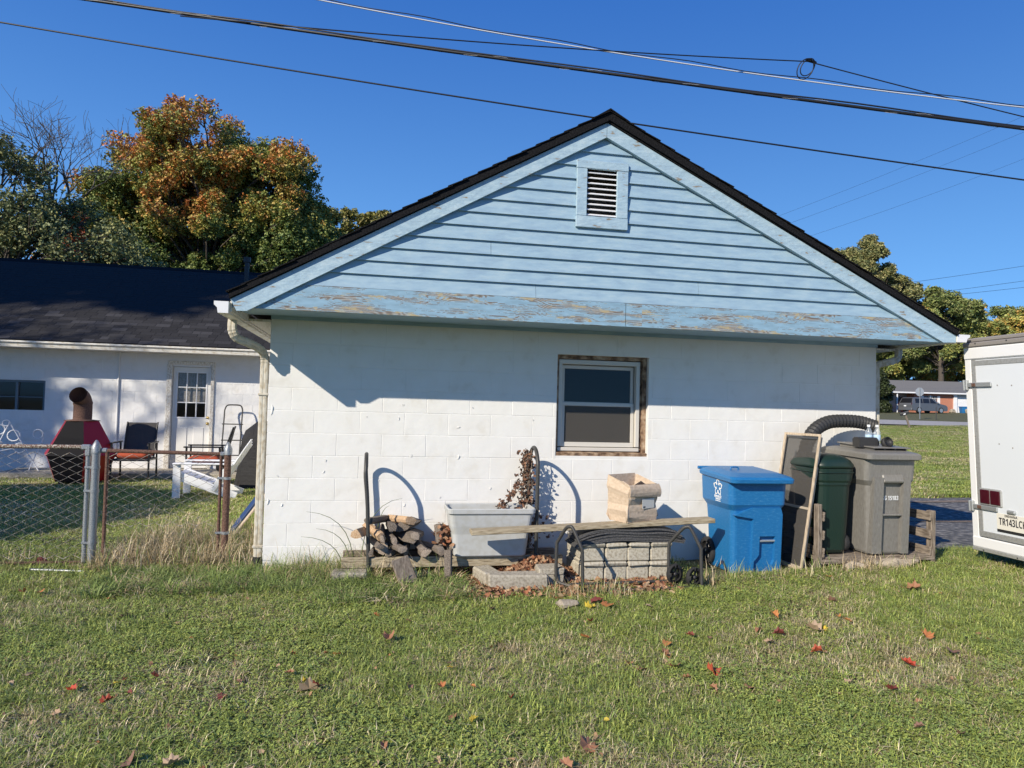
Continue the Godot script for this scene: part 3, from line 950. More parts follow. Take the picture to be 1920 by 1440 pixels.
	for i in 4:
		part(dr, "glazing_bar", bbox(Vector3(0.60, 0.022 if i in [1, 2] else 0.03, 0.026), 0.004), M.white_paint, Vector3(-2.718, 1.13 + i * 0.308, -0.075))
	for i in 3:
		for j in 3:
			part(dr, "pane", bbox(Vector3(0.17, 0.29, 0.004), 0.0005), M.glass, Vector3(-2.906 + i * 0.1885, 1.284 + j * 0.308, -0.088))
	for i in 26:
		part(dr, "blind_slat", bbox(Vector3(0.56, 0.003, 0.022), 0.0005), M.trim_white, Vector3(-2.72, 1.44 + i * 0.0245, -0.14), Vector3(0.9, 0, 0))
	for y in [1.02, 1.14]:
		s = begin()
		lathe(s, [Vector2(0.001, 0.055), Vector2(0.02, 0.05), Vector2(0.028, 0.035), Vector2(0.012, 0.02), Vector2(0.03, 0.004), Vector2(0.03, 0.0)] if y < 1.1 else [Vector2(0.001, 0.02), Vector2(0.024, 0.016), Vector2(0.028, 0.0)], 12, Transform3D(Basis(Vector3.RIGHT, PI / 2), Vector3.ZERO))
		part(dr, "door_knob" if y < 1.1 else "deadbolt", done(s), M.brass, Vector3(-2.393, y, -0.07))
	part(g, "conduit", tube_mesh([Vector3(-4.06, 0.5, 0.018), Vector3(-4.06, 2.41, 0.018)], 0.017, 8), M.house_paint)

# ---------------------------------------------------------------- chain link fence
func link_wires(parent: Node, x0: float, x1: float, y0: float, y1: float, z: float):
	var n := int((x1 - x0) / 0.07)
	var m := begin()
	var shape := []
	for ph in 2:
		var pts := []
		var k := ph
		var y := y0
		while y <= y1 + 0.001:
			pts.append(Vector3(0.036 if k % 2 == 0 else -0.036, y, 0.003 if k % 2 == 0 else -0.003))
			y += 0.036
			k += 1
		m = begin()
		tube(m, pts, 0.0030, 4, false)
		shape.append(done(m))
	for i in n + 1:
		part(parent, "wire", shape[i % 2], M.wire, Vector3(x0 + i * 0.07, rr(-0.004, 0.004), z), Vector3(0, 0, rr(-0.004, 0.004)))

func fence():
	for q in [[-1.49, "galvanised steel fence post with pointed cap beside the wide gate", M.galvanised, 0.034], [-0.375, "rusty steel fence post with grey cap beside the garage corner", M.rust, 0.031]]:
		var p := thing("fence_post", q[1], "post", Vector3(q[0], 0, -0.28))
		part(p, "pole", tube_mesh([Vector3(0, -0.05, 0), Vector3(0, 1.02, 0)], q[3], 12), q[2])
		var s := begin()
		lathe(s, [Vector2(q[3] + 0.006, 0.995), Vector2(q[3] + 0.007, 1.05), Vector2(q[3] - 0.004, 1.075), Vector2(0.012, 1.108), Vector2(0.001, 1.115)], 12)
		part(p, "cap", done(s), M.galvanised)
		for y in ([0.78, 0.28] if q[0] > -1 else [0.87, 0.66, 0.2]):
			s = begin()
			tube(s, [Vector3(0, y - 0.012, 0), Vector3(0, y + 0.012, 0)], q[3] + 0.005, 12)
			bev(s, Vector3(0.07, 0.02, 0.012), 0.002, Transform3D(Basis(), Vector3(-0.05, y, 0.01)))
			part(p, "band", done(s), M.galvanised)
	# wide gate on the left of the grey post
	var a := thing("chain_link_gate", "wide chain link gate with flaking rusty top rail and grey corner", "gate", Vector3(0, 0, -0.30))
	part(a, "top_rail", tube_mesh([Vector3(-4.6, 1.035, 0), Vector3(-1.6, 1.048, 0)], 0.019, 10), M.rail_rust)
	part(a, "bottom_rail", tube_mesh([Vector3(-4.6, 0.025, 0), Vector3(-1.56, 0.025, 0)], 0.014, 8), M.rust)
	part(a, "upright", tube_mesh([Vector3(-1.56, 0.02, 0), Vector3(-1.56, 1.03, 0)], 0.02, 10), M.galvanised)
	part(a, "corner_fitting", bbox(Vector3(0.085, 0.05, 0.05), 0.012), M.galvanised, Vector3(-1.578, 1.046, 0))
	part(a, "corner_fitting", bbox(Vector3(0.05, 0.075, 0.05), 0.012), M.galvanised, Vector3(-1.56, 1.0, 0.001))
	link_wires(a, -4.55, -1.60, 0.06, 1.03, 0.012)
	# narrow gate between the posts
	var b := thing("chain_link_gate", "narrow chain link gate with rusty brown frame between the posts", "gate", Vector3(0, 0, -0.29))
	part(b, "top_rail", tube_mesh([Vector3(-1.42, 1.02, 0), Vector3(-0.43, 1.0, 0)], 0.018, 10), M.rust)
	part(b, "upright", tube_mesh([Vector3(-1.40, 0.05, 0), Vector3(-1.40, 1.02, 0)], 0.016, 10), M.rust)
	part(b, "upright", tube_mesh([Vector3(-0.435, 0.05, 0), Vector3(-0.435, 1.0, 0)], 0.014, 10), M.rust)
	part(b, "corner_fitting", bbox(Vector3(0.06, 0.042, 0.042), 0.012), M.galvanised, Vector3(-1.425, 1.021, 0))
	part(b, "corner_fitting", bbox(Vector3(0.05, 0.042, 0.042), 0.012), M.galvanised, Vector3(-0.425, 1.0, 0))
	part(b, "bottom_rail", tube_mesh([Vector3(-1.40, 0.035, 0), Vector3(-0.435, 0.035, 0)], 0.013, 8), M.rust)
	link_wires(b, -1.36, -0.47, 0.34, 0.99, 0.01)
	solo("steel_pipe", tube_mesh([Vector3(-0.22, 0, 0), Vector3(0.24, 0.0, 0.11)], 0.012, 10), M.galvanised, "short grey steel pipe lying in the grass before the fence", "pipe", Vector3(-1.68, 0.012, -0.10))

# ---------------------------------------------------------------- behind the fence
func patio_chair(label: String, at: Vector3, turn: float):
	var c := thing("patio_chair", label, "chair", at, turn, "black patio chairs with red cushions")
	for sx in [-1, 1]:
		part(c, "leg", tube_mesh([Vector3(sx * 0.30, 0, 0.27), Vector3(sx * 0.30, 0.62, 0.27)], 0.017, 8), M.black_gloss)
		part(c, "leg", tube_mesh([Vector3(sx * 0.30, 0, -0.30), Vector3(sx * 0.30, 0.62, -0.25)], 0.017, 8), M.black_gloss)
		part(c, "armrest", bbox(Vector3(0.05, 0.025, 0.64), 0.008), M.black_gloss, Vector3(sx * 0.30, 0.63, 0.0))
		part(c, "seat_rail", bbox(Vector3(0.03, 0.03, 0.58), 0.006), M.black_gloss, Vector3(sx * 0.285, 0.33, 0.0))
		part(c, "back_post", tube_mesh([Vector3(sx * 0.255, 0.33, -0.25), Vector3(sx * 0.255, 0.98, -0.46)], 0.015, 8), M.black_gloss)
	part(c, "front_rail", bbox(Vector3(0.56, 0.03, 0.03), 0.006), M.black_gloss, Vector3(0, 0.33, 0.27))
	var s := begin()
	var rings := []
	for k in 9:
		var t := k / 8.0
		var y := lerpf(0.36, 0.97, t)
		var z := lerpf(-0.255, -0.455, t) - 0.03 * sin(PI * t)
		rings.append([Vector3(-0.25, y, z), Vector3(0.25, y, z), Vector3(0.25, y, z - 0.008), Vector3(-0.25, y, z - 0.008)])
	loft(s, rings, -1)
	part(c, "backrest", done(s), M.sling)
	part(c, "seat", bbox(Vector3(0.55, 0.015, 0.54), 0.004), M.sling, Vector3(0, 0.345, 0))
	s = begin()
	loft(s, [rrect(0.44, 0.44, 0.06, 0.355), rrect(0.52, 0.52, 0.07, 0.385), rrect(0.52, 0.52, 0.07, 0.43), rrect(0.40, 0.40, 0.06, 0.465)], 1)
	part(c, "cushion", done(s), M.cushion)

func yard_things():
	# cone fireplace
	var f := thing("cone_fireplace", "red and black six sided cone fireplace with rusty elbow pipe", "fireplace", Vector3(-4.05, 0.0, -6.8), 0.43)
	for k in 6:
		var a := TAU * k / 6.0
		var b := TAU * (k + 1) / 6.0
		var s := begin()
		var q := []
		for r in [[0.26, 1.43], [0.245, 1.43]]:
			pass
		var ca := Vector3(sin(a), 0, cos(a))
		var cb := Vector3(sin(b), 0, cos(b))
		hexa(s, [ca * 0.60 + Vector3(0, 0.50, 0), cb * 0.60 + Vector3(0, 0.50, 0), cb * 0.585 + Vector3(0, 0.50, 0), ca * 0.585 + Vector3(0, 0.50, 0), ca * 0.28 + Vector3(0, 1.08, 0), cb * 0.28 + Vector3(0, 1.08, 0), cb * 0.265 + Vector3(0, 1.08, 0), ca * 0.265 + Vector3(0, 1.08, 0)])
		part(f, "hood_panel", done(s), M.black_matt if k == 5 else M.red_enamel)
		s = begin()
		hexa(s, [ca * 0.42 + Vector3(0, 0.06, 0), cb * 0.42 + Vector3(0, 0.06, 0), cb * 0.405 + Vector3(0, 0.06, 0), ca * 0.405 + Vector3(0, 0.06, 0), ca * 0.58 + Vector3(0, 0.50, 0), cb * 0.58 + Vector3(0, 0.50, 0), cb * 0.565 + Vector3(0, 0.50, 0), ca * 0.565 + Vector3(0, 0.50, 0)])
		part(f, "bowl_panel", done(s), M.black_matt if k == 5 else M.red_enamel)
		part(f, "foot", bbox(Vector3(0.05, 0.1, 0.05), 0.008), M.black_plastic, ca * 0.34 + Vector3(0, 0.05, 0))
	var s2 := begin()
	lathe(s2, [Vector2(0.27, 1.08), Vector2(0.275, 1.09), Vector2(0.16, 1.105)], 18)
	part(f, "collar", done(s2), M.rust)
	s2 = begin()
	var pr := []
	for k in 18:
		pr.append(0.145 if k != 7 else 0.153)
	tube(s2, curve([Vector3(0, 1.10, 0), Vector3(0, 1.36, 0), Vector3(-0.03, 1.47, 0.05), Vector3(-0.10, 1.54, 0.17)], 6).slice(0, 18), pr, 18, false)
	part(f, "stove_pipe", done(s2), M.rust)
	patio_chair("black patio chair with red cushion facing the fence before the patio", Vector3(-3.25, 0.08, -7.0), 0.05)
	patio_chair("black patio chair turned sideways beside the covered grill", Vector3(-1.95, 0.06, -6.5), -1.45)
	# white slatted garden chair seen from the side
	var w := thing("adirondack_chair", "white adirondack garden chair turned sideways behind the narrow gate", "chair", Vector3(-1.58, 0.0, -5.0), -1.57)
	for sx in [-1, 1]:
		part(w, "leg", bbox(Vector3(0.03, 0.52, 0.11), 0.006), M.white_paint, Vector3(sx * 0.31, 0.26, 0.36))
		part(w, "armrest", bbox(Vector3(0.12, 0.025, 0.78), 0.008), M.white_paint, Vector3(sx * 0.33, 0.535, 0.02))
		part(w, "stringer", bbox(Vector3(0.03, 0.13, 0.95), 0.006), M.white_paint, Vector3(sx * 0.27, 0.20, -0.04), Vector3(-0.36, 0, 0))
		part(w, "rear_brace", bbox(Vector3(0.03, 0.46, 0.07), 0.006), M.white_paint, Vector3(sx * 0.30, 0.33, -0.26), Vector3(-0.5, 0, 0))
	for k in 5:
		part(w, "seat_slat", bbox(Vector3(0.54, 0.02, 0.085), 0.005), M.white_paint, Vector3(0, 0.375 - k * 0.036, 0.33 - k * 0.098), Vector3(-0.36, 0, 0))
	for k in 5:
		part(w, "back_slat", bbox(Vector3(0.10, 0.80 - absf(k - 2) * 0.06, 0.02), 0.006), M.white_paint, Vector3((k - 2) * 0.108, 0.56 - absf(k - 2) * 0.02, -0.43), Vector3(-0.55, 0, 0))
	part(w, "back_rail", bbox(Vector3(0.62, 0.07, 0.025), 0.005), M.white_paint, Vector3(0, 0.50, -0.40), Vector3(-0.55, 0, 0))
	# folding hand truck against the house wall
	var h := thing("hand_truck", "grey tubular hand truck leaning on the white wall beside the door", "hand truck", Vector3(-1.85, 0.11, -8.2))
	part(h, "frame", tube_mesh([Vector3(-0.17, 0.05, 0.12), Vector3(-0.17, 1.18, -0.1)] + curve([Vector3(-0.17, 1.2, -0.105), Vector3(-0.13, 1.29, -0.12), Vector3(0, 1.305, -0.125), Vector3(0.13, 1.29, -0.12), Vector3(0.17, 1.2, -0.105)], 4) + [Vector3(0.17, 0.05, 0.12)], 0.014, 8), M.tube_paint)
	for y in [0.92, 0.6, 0.3]:
		part(h, "crossbar", tube_mesh([Vector3(-0.2, y, -0.04 + 0.1 * (0.9 - y)), Vector3(0.2, y, -0.04 + 0.1 * (0.9 - y))], 0.011, 8), M.tube_paint)
	part(h, "toe_plate", bbox(Vector3(0.36, 0.012, 0.2), 0.003), M.tube_paint, Vector3(0, 0.012, 0.2))
	for sx in [-1, 1]:
		var ws := begin()
		lathe(ws, [Vector2(0.04, -0.02), Vector2(0.1, -0.022), Vector2(0.11, 0.0), Vector2(0.1, 0.022), Vector2(0.04, 0.02)], 16, Transform3D(Basis(Vector3.BACK, PI / 2), Vector3(sx * 0.22, 0.11, 0.06)))
		part(h, "wheel", done(ws), M.rubber)
	# covered grill
	var g := thing("covered_grill", "barbecue grill under a draped black cover beside the garage", "grill", Vector3(-0.82, 0.0, -6.3))
	var cs := begin()
	var rings := []
	for k in 9:
		var t := k / 8.0
		var ring := []
		var wd := lerpf(1.06, 0.86, t) * (1.0 if k < 7 else (0.93 if k == 7 else 0.55))
		var dp := lerpf(0.78, 0.62, t) * (1.0 if k < 7 else (0.86 if k == 7 else 0.45))
		var base := rrect(wd, dp, 0.10, lerpf(0.02, 1.13, t) + (0.02 if k == 8 else 0.0), 5)
		for i in base.size():
			var fold := 1.0 + (1.0 - t) * 0.06 * sin(i * 2.3) + 0.01 * sin(i * 5.1 + k)
			ring.append(Vector3(base[i].x * fold, base[i].y + (0.05 * sin(i * 1.7) if k == 0 else 0.0), base[i].z * fold))
		rings.append(ring)
	loft(cs, rings, 1)
	part(g, "cover", done(cs), M.cover)
	part(g, "hem_strap", bbox(Vector3(0.3, 0.03, 0.012), 0.004), M.sling, Vector3(0.05, 0.72, 0.37))
	# boards leaning on the side wall
	var bw := Basis(Vector3.BACK, -0.72)
	solo("blue_board", bbox(Vector3(0.028, 0.95, 0.11), 0.005), M.blue_board, "dark blue painted board leaning on the garage side wall", "board", Vector3(-0.37, 0.36, -1.9), Vector3(0, 0.5, -0.66))
	solo("tan_board", bbox(Vector3(0.02, 0.9, 0.05), 0.004), M.pale_wood, "tan wooden stick leaning beside the blue board", "board", Vector3(-0.32, 0.33, -1.72), Vector3(0, 0.4, -0.66))
	# white scroll trellis against the house
	var tr := thing("scroll_trellis", "white wrought iron trellis with ring scrolls by the house window", "trellis", Vector3(-5.55, 0.0, -7.9), 0.15)
	for q in [[-0.28, 0.86, 0.09], [-0.05, 0.75, 0.10], [0.33, 0.78, 0.085], [-0.18, 0.98, 0.055], [-0.30, 0.55, 0.1], [0.05, 0.52, 0.09]]:
		var rp := []
		for k in 15:
			var a := TAU * k / 14.0
			rp.append(Vector3(q[0] + cos(a) * q[2], q[1] + sin(a) * q[2], 0))
		part(tr, "ring", tube_mesh(rp, 0.012, 6, false), M.white_paint)
	for q in [[Vector3(-0.5, 0, 0.1), Vector3(-0.12, 1.0, 0)], [Vector3(0.45, 0.0, 0.1), Vector3(-0.1, 0.95, 0)], [Vector3(-0.45, 0.42, 0.05), Vector3(0.42, 0.62, 0.02)], [Vector3(0.2, 0, 0.1), Vector3(0.42, 0.72, 0)]]:
		part(tr, "bar", tube_mesh([q[0], q[1]], 0.011, 6), M.white_paint)

# ---------------------------------------------------------------- along the garage wall
func log_piece(at: Vector3, rx: float, ry: float, kind: String, length := 0.38, turn := Vector3.ZERO, label := "", sides := 7):
	var o := thing("firewood_log", label, "log", at, 0.0, "split firewood on the rack")
	o.rotation = turn
	var ring0 := []
	var ring1 := []
	var wob := []
	for k in sides:
		wob.append(rr(0.72, 1.15))
	var spl := rng.randi() % sides
	for k in sides:
		var a := TAU * k / sides
		var w: float = wob[k] * (0.62 if kind != "e" and absi(k - spl) <= 1 else 1.0)
		ring0.append(Vector3(cos(a) * rx * w, sin(a) * ry * w, length * 0.5))
		ring1.append(Vector3(cos(a) * rx * w * 1.04, sin(a) * ry * w * 1.04, -length * 0.5))
	var s := begin()
	loft(s, [ring0, ring1], -1, false)
	part(o, "bark", done(s), M.bark_log if kind != "f" else M.log_fresh)
	for q in [[ring0, 0.003], [ring1, -0.003]]:
		s = begin()
		var c := Vector3(0, 0, q[0][0].z + q[1])
		for k in sides:
			face(s, [c, q[0][k], q[0][(k + 1) % sides]], Vector3.ZERO)
		part(o, "cut_end", done(s), M.log_fresh if kind == "f" else (M.log_end if kind == "e" else M.bark_log))

func wall_things():
	# firewood rack
	var r := thing("firewood_rack", "dark tubular hoops on weathered lumber holding firewood against the wall", "firewood rack")
	for q in [[0.885, 1.055, 0.05, 0.05], [2.405, 1.135, 0.0, 0.0]]:
		var x: float = q[0]
		var top: float = q[1]
		var pts := [Vector3(x + q[2], 0.02, 0.42), Vector3(x + q[2] * 0.5, top - 0.45, 0.42)]
		for k in 9:
			var a := PI * k / 8.0
			pts.append(Vector3(x, top - 0.19 + sin(a) * 0.19, 0.245 + cos(a) * 0.175))
		pts.append_array([Vector3(x + q[2] * 0.5, top - 0.5, 0.07), Vector3(x + q[2], 0.02, 0.07)])
		part(r, "hoop", tube_mesh(curve(pts, 3), 0.0175, 10), M.tube_paint)
	part(r, "rail", bbox(Vector3(1.95, 0.089, 0.038), 0.004), M.plank, Vector3(1.68, 0.135, 0.40))
	part(r, "rail", bbox(Vector3(1.95, 0.089, 0.038), 0.004), M.grey_wood, Vector3(1.68, 0.135, 0.10))
	part(r, "support_block", bbox(Vector3(0.3, 0.09, 0.2), 0.012, 0.006), M.concrete, Vector3(0.78, 0.045, 0.48))
	part(r, "support_block", bbox(Vector3(0.18, 0.09, 0.42), 0.012, 0.006), M.concrete, Vector3(2.52, 0.045, 0.25))
	var words_log := ["split grey log end in the firewood pile", "pale cut round log end in the firewood pile", "fresh orange split log in the firewood pile"]
	var logs := [[0.985,0.475,0.064,0.037,"g"],[0.978,0.376,0.051,0.062,"f"],[0.853,0.362,0.051,0.051,"f"],[1.047,0.360,0.021,0.040,"e"],[1.189,0.468,0.070,0.051,"f"],[1.286,0.352,0.046,0.043,"e"],[1.238,0.321,0.046,0.043,"e"],[1.108,0.323,0.027,0.043,"e"],[1.036,0.241,0.056,0.059,"e"],[0.960,0.205,0.024,0.050,"g"],[0.988,0.283,0.040,0.032,"g"],[1.154,0.265,0.048,0.029,"e"],[1.166,0.210,0.035,0.038,"g"],[1.262,0.225,0.035,0.060,"g"],[1.365,0.262,0.051,0.029,"e"],[1.401,0.212,0.054,0.032,"e"],[1.477,0.229,0.037,0.046,"e"],[1.123,0.422,0.059,0.054,"g"],[1.360,0.331,0.064,0.048,"g"],[1.290,0.415,0.059,0.054,"g"],[1.073,0.205,0.037,0.032,"g"]]
	for i in logs.size():
		var q: Array = logs[i]
		var zf := rr(0.20, 0.34) if i < 17 else rr(0.14, 0.18)
		log_piece(Vector3(q[0], q[1], zf), q[2], q[3], q[4], rr(0.36, 0.42), Vector3(rr(-0.12, 0.12), rr(-0.42, 0.42), rr(-0.5, 0.5)), words_log[0 if q[4] == "g" else (1 if q[4] == "e" else 2)] + (", in its top layer" if q[1] > 0.40 else (", in its bottom layer" if q[1] < 0.24 else ", in its middle layer")))
	log_piece(Vector3(1.60, 0.14, 0.56), 0.033, 0.033, "e", 0.24, Vector3(PI / 2 - 0.25, 0, 0.12), "slim grey log standing on end before the firewood rack")
	log_piece(Vector3(1.545, 0.34, 0.30), 0.04, 0.05, "g", 0.2, Vector3(PI / 2 - 0.5, 0.2, 0.5), "short reddish log propped between firewood pile and grey planter")
	log_piece(Vector3(1.64, 0.24, 0.33), 0.045, 0.04, "g", 0.3, Vector3(0.2, 0.7, 0.2), "grey log lying against the grey planter")
	solo("leaning_board", bbox(Vector3(0.16, 0.30, 0.03), 0.005, 0.003), M.grey_wood_upright, "short weathered board leaning in the grass before the firewood", "board", Vector3(1.24, 0.09, 0.70), Vector3(-0.5, 0.3, 0.25))
	# planter
	var p := thing("planter_box", "pale grey plastic planter box with wide rim on the rack", "planter", Vector3(1.985, 0.18, 0.33))
	var s := begin()
	var prof := [[0.62, 0.24, 0.0], [0.645, 0.265, 0.012], [0.69, 0.285, 0.2], [0.725, 0.315, 0.27], [0.75, 0.34, 0.375], [0.785, 0.375, 0.385], [0.79, 0.38, 0.42], [0.775, 0.365, 0.428], [0.74, 0.33, 0.42], [0.72, 0.31, 0.34]]
	var rings := []
	for q in prof:
		rings.append(rrect(q[0], q[1], 0.045, q[2], 4))
	loft(s, rings, -1)
	part(p, "tub", done(s), M.planter)
	s = begin()
	bev(s, Vector3(0.71, 0.03, 0.3), 0.01, Transform3D(Basis(), Vector3(0, 0.335, 0)))
	part(p, "soil", done(s), M.soil)
	part(p, "sticker", bbox(Vector3(0.085, 0.03, 0.002), 0.0005), M.label_white, Vector3(0.07, 0.255, 0.1545), Vector3(-0.2, 0, 0))
	# dried vine on the right hoop
	var v := thing("dried_vine", "withered brown vine climbing the right hoop beside the planter", "vine", Vector3(2.36, 0.2, 0.16))
	s = begin()
	for k in 9:
		var q := []
		var ph := rr(0, TAU)
		for i in 9:
			var t := i / 8.0
			q.append(Vector3(rr(-0.02, 0.02) + 0.05 * sin(t * 7.0 + ph) * (1.0 - t * 0.4), t * rr(0.80, 0.92), 0.05 * cos(t * 6.0 + ph)))
		tube(s, q, 0.004, 5)
	for k in 4:
		tube(s, curve([Vector3(-0.06, 0.36, 0.05), Vector3(-0.12, 0.30, 0.08), Vector3(-0.2 - k * 0.03, 0.42 - k * 0.01, 0.1)], 3), 0.003, 4)
	part(v, "stem", done(s), M.grey_wood)
	var dl := PackedFloat32Array()
	for k in 900:
		var t := pow(rng.randf(), 0.8)
		var wdt := lerpf(0.10, 0.065, t)
		var o := Vector3(rng.randfn(-0.01, 0.5) * wdt, t * 0.9, rng.randfn(0.02, 0.5) * wdt)
		if k % 6 == 0:
			var e := rng.randf()
			o = Vector3(-0.08 - e * 0.22, 0.60 - e * 0.24 + rr(-0.05, 0.05), 0.1 + rr(-0.05, 0.05))
			if rng.randf() < 0.4:
				o = Vector3(rr(0.05, 0.26), rr(0.1, 0.3), rr(-0.02, 0.1))
		var c: Color = [Color(0.11, 0.055, 0.035), Color(0.17, 0.085, 0.05), Color(0.07, 0.045, 0.035), Color(0.24, 0.13, 0.08)][rng.randi() % 4]
		put(dl, Basis.from_euler(Vector3(rr(0, 6), rr(0, 6), rr(0, 6))).scaled(Vector3(1.0, 1.0, 0.7) * rr(0.009, 0.024)), o, c)
	scatter(v, "withered_leaves", curl_leaf(), M.litter, dl)
	# bricks in two courses
	var variants := 3
	for row in 2:
		for col in 4:
			for dep in 2:
				if row == 1 and dep == 1 and col == 3:
					continue
				var bl: String = ["buff concrete wall block, lower course of the stack under the plank", "buff concrete wall block, upper course of the stack under the plank"][row]
				var o := thing("wall_block", bl, "block", Vector3(2.855 + col * 0.208 + rr(-0.004, 0.004), 0.01 + row * 0.168, 0.58 - dep * 0.26 + rr(-0.008, 0.008)), rr(-0.02, 0.02), "buff blocks stacked under the plank")
				part(o, "body", bbox(Vector3(0.200, 0.122, 0.24), 0.009, 0.004, (col + dep) % 3), M.brick_buff, Vector3(0, 0.062, 0))
				part(o, "lip", bbox(Vector3(0.197, 0.042, 0.262), 0.011, 0.006, (col + row) % 3), M.brick_buff, Vector3(rr(-0.004, 0.004), 0.144, 0.012))
	# limp stack of dark shingles lying over the blocks
	for k in 8:
		var w := 1.0 - k * 0.012 + rr(-0.03, 0.03)
		s = begin()
		var rs := []
		for i in 13:
			var t := i / 12.0
			var x := lerpf(-w * 0.5, w * 0.5, t)
			var y := -0.05 * pow(absf(t - 0.5) * 2.0, 4.0) * (1.0 if t < 0.5 else 0.6) - 0.006 * sin(t * 11.0 + k * 0.3)
			rs.append([Vector3(x, y, -0.17), Vector3(x, y, 0.17), Vector3(x, y + 0.012, 0.168), Vector3(x, y + 0.012, -0.168)])
		loft(s, rs, -1)
		solo("roof_shingle_slab", done(s), M.slab_dark, ["lowest dark asphalt sheet in the limp stack on the blocks", "dark asphalt sheet within the limp stack on the blocks", "dark asphalt sheet within the limp stack on the blocks", "dark asphalt sheet within the limp stack on the blocks", "dark asphalt sheet within the limp stack on the blocks", "topmost dark asphalt sheet in the limp stack on the blocks"][mini(k, 5) if k < 7 else 5] if k != 5 and k != 6 else "dark asphalt sheet within the limp stack on the blocks", "shingle", Vector3(3.19 + rr(-0.015, 0.015), 0.352 + k * 0.0135, 0.56 + rr(-0.01, 0.01)), Vector3(0, rr(-0.03, 0.03), 0), "dark sheets stacked on the blocks")
	# wheeled frame of bent tube
	var c := thing("tube_cart", "dark bent tube cart frame with small black wheels before the blocks", "cart")
	var A := Vector3(2.54, 0.53, 0.93)
	part(c, "end_frame", tube_mesh([Vector3(2.66, 0.0, 1.04), Vector3(2.655, 0.33, 1.02)] + curve([Vector3(2.652, 0.35, 1.02), Vector3(2.59, 0.505, 0.96), Vector3(2.565, 0.52, 0.935), Vector3(2.54, 0.495, 0.90), Vector3(2.49, 0.37, 0.83)], 4) + curve([Vector3(2.488, 0.34, 0.828), Vector3(2.488, 0.10, 0.828), Vector3(2.51, 0.04, 0.84), Vector3(2.60, 0.022, 0.9)], 4), 0.0145, 10), M.tube_paint)
	part(c, "end_frame", tube_mesh([Vector3(3.70, 0.02, 1.05), Vector3(3.70, 0.30, 1.03)] + curve([Vector3(3.70, 0.34, 1.03), Vector3(3.63, 0.50, 0.98), Vector3(3.60, 0.515, 0.955), Vector3(3.57, 0.49, 0.93), Vector3(3.49, 0.36, 0.85)], 4) + [Vector3(3.488, 0.32, 0.848), Vector3(3.488, 0.06, 0.848)], 0.0145, 10), M.tube_paint)
	part(c, "bottom_rail", tube_mesh([Vector3(2.60, 0.024, 0.86), Vector3(3.49, 0.034, 0.86)], 0.013, 8), M.tube_paint)
	part(c, "bottom_rail", tube_mesh([Vector3(2.66, 0.012, 1.05), Vector3(3.70, 0.03, 1.06)], 0.013, 8), M.tube_paint)
	for q in [Vector3(3.52, 0.105, 0.905), Vector3(3.64, 0.105, 1.03)]:
		wheel(c, q, 0.085, 0.04, 0.35)
	# small loose wheel at the left end of the frame
	wheel(c, Vector3(2.53, 0.10, 0.80), 0.06, 0.02, 0.3)
	# plank
	solo("plank", bbox(Vector3(2.22, 0.038, 0.14), 0.004, 0.002), M.plank, "long weathered wooden plank lying across blocks and cart frame", "plank", Vector3(2.88, 0.482, 0.665), Vector3(0, 0.02, 0.038))
	paper_bag()
	# concrete edging blocks and loose block
	solo("edging_block", bbox(Vector3(0.50, 0.13, 0.16), 0.014, 0.006), M.concrete, "long worn concrete edging block with leaves behind it", "block", Vector3(2.16, 0.05, 0.80), Vector3(0, -0.05, 0))
	solo("edging_block", bbox(Vector3(0.16, 0.13, 0.30), 0.014, 0.006), M.concrete, "short concrete edging block turned toward the wall by the planter", "block", Vector3(1.93, 0.045, 0.62), Vector3(0, 0.25, 0))
	solo("square_block", bbox(Vector3(0.2, 0.09, 0.2), 0.01, 0.005), M.concrete, "square grey concrete block, lower of two beside the cart frame", "block", Vector3(2.46, 0.05, 0.72), Vector3(0, 0.05, 0))
	solo("square_block", bbox(Vector3(0.22, 0.055, 0.2), 0.01, 0.005), M.concrete, "flat concrete cap lying on the square block beside the cart frame", "block", Vector3(2.455, 0.124, 0.72), Vector3(0, -0.03, 0))
	solo("field_stone", bbox(Vector3(0.16, 0.05, 0.1), 0.022, 0.012), M.stone, "flat grey stone in the grass before the cart frame", "stone", Vector3(2.42, 0.03, 1.42), Vector3(0.1, 0.3, 0))
	# drift of dead leaves
	var dd := PackedFloat32Array()
	var cols := [Color(0.26, 0.13, 0.07), Color(0.36, 0.21, 0.12), Color(0.17, 0.085, 0.05), Color(0.42, 0.29, 0.18), Color(0.30, 0.12, 0.06)]
	for k in 3400:
		var x: float
		var z: float
		var y := 0.0
		if k < 1500:
			x = rng.randfn(2.30, 0.24); z = rr(0.34, 0.76)
			y = 0.16 * exp(-pow((x - 2.42) / 0.24, 2)) * smoothstep(0.85, 0.5, z)
		elif k < 2600:
			x = rr(1.5, 3.5); z = rr(0.72, 1.22)
			if rng.randf() < smoothstep(1.0, 1.25, z) * 0.8:
				continue
		elif k < 2850:
			x = rng.randfn(1.62, 0.05); z = rng.randfn(0.28, 0.06); y = 0.32 + rng.randfn(0, 0.06)
		else:
			x = rr(0.65, 2.6); z = rr(0.02, 0.6)
		put(dd, Basis.from_euler(Vector3(rng.randfn(0, 0.6), rr(0, 6.28), rng.randfn(0, 0.6))).scaled(Vector3.ONE * rr(0.014, 0.04)), Vector3(x, y + rr(0.004, 0.03) + ground(x, z) - 0.01, z), cols[rng.randi() % 5] * rr(0.8, 1.2))
	var lit := scatter(self, "leaf_litter", curl_leaf(), M.litter, dd)
	tag(lit, "drift of small brown dead leaves around the blocks and planter", "leaf litter")

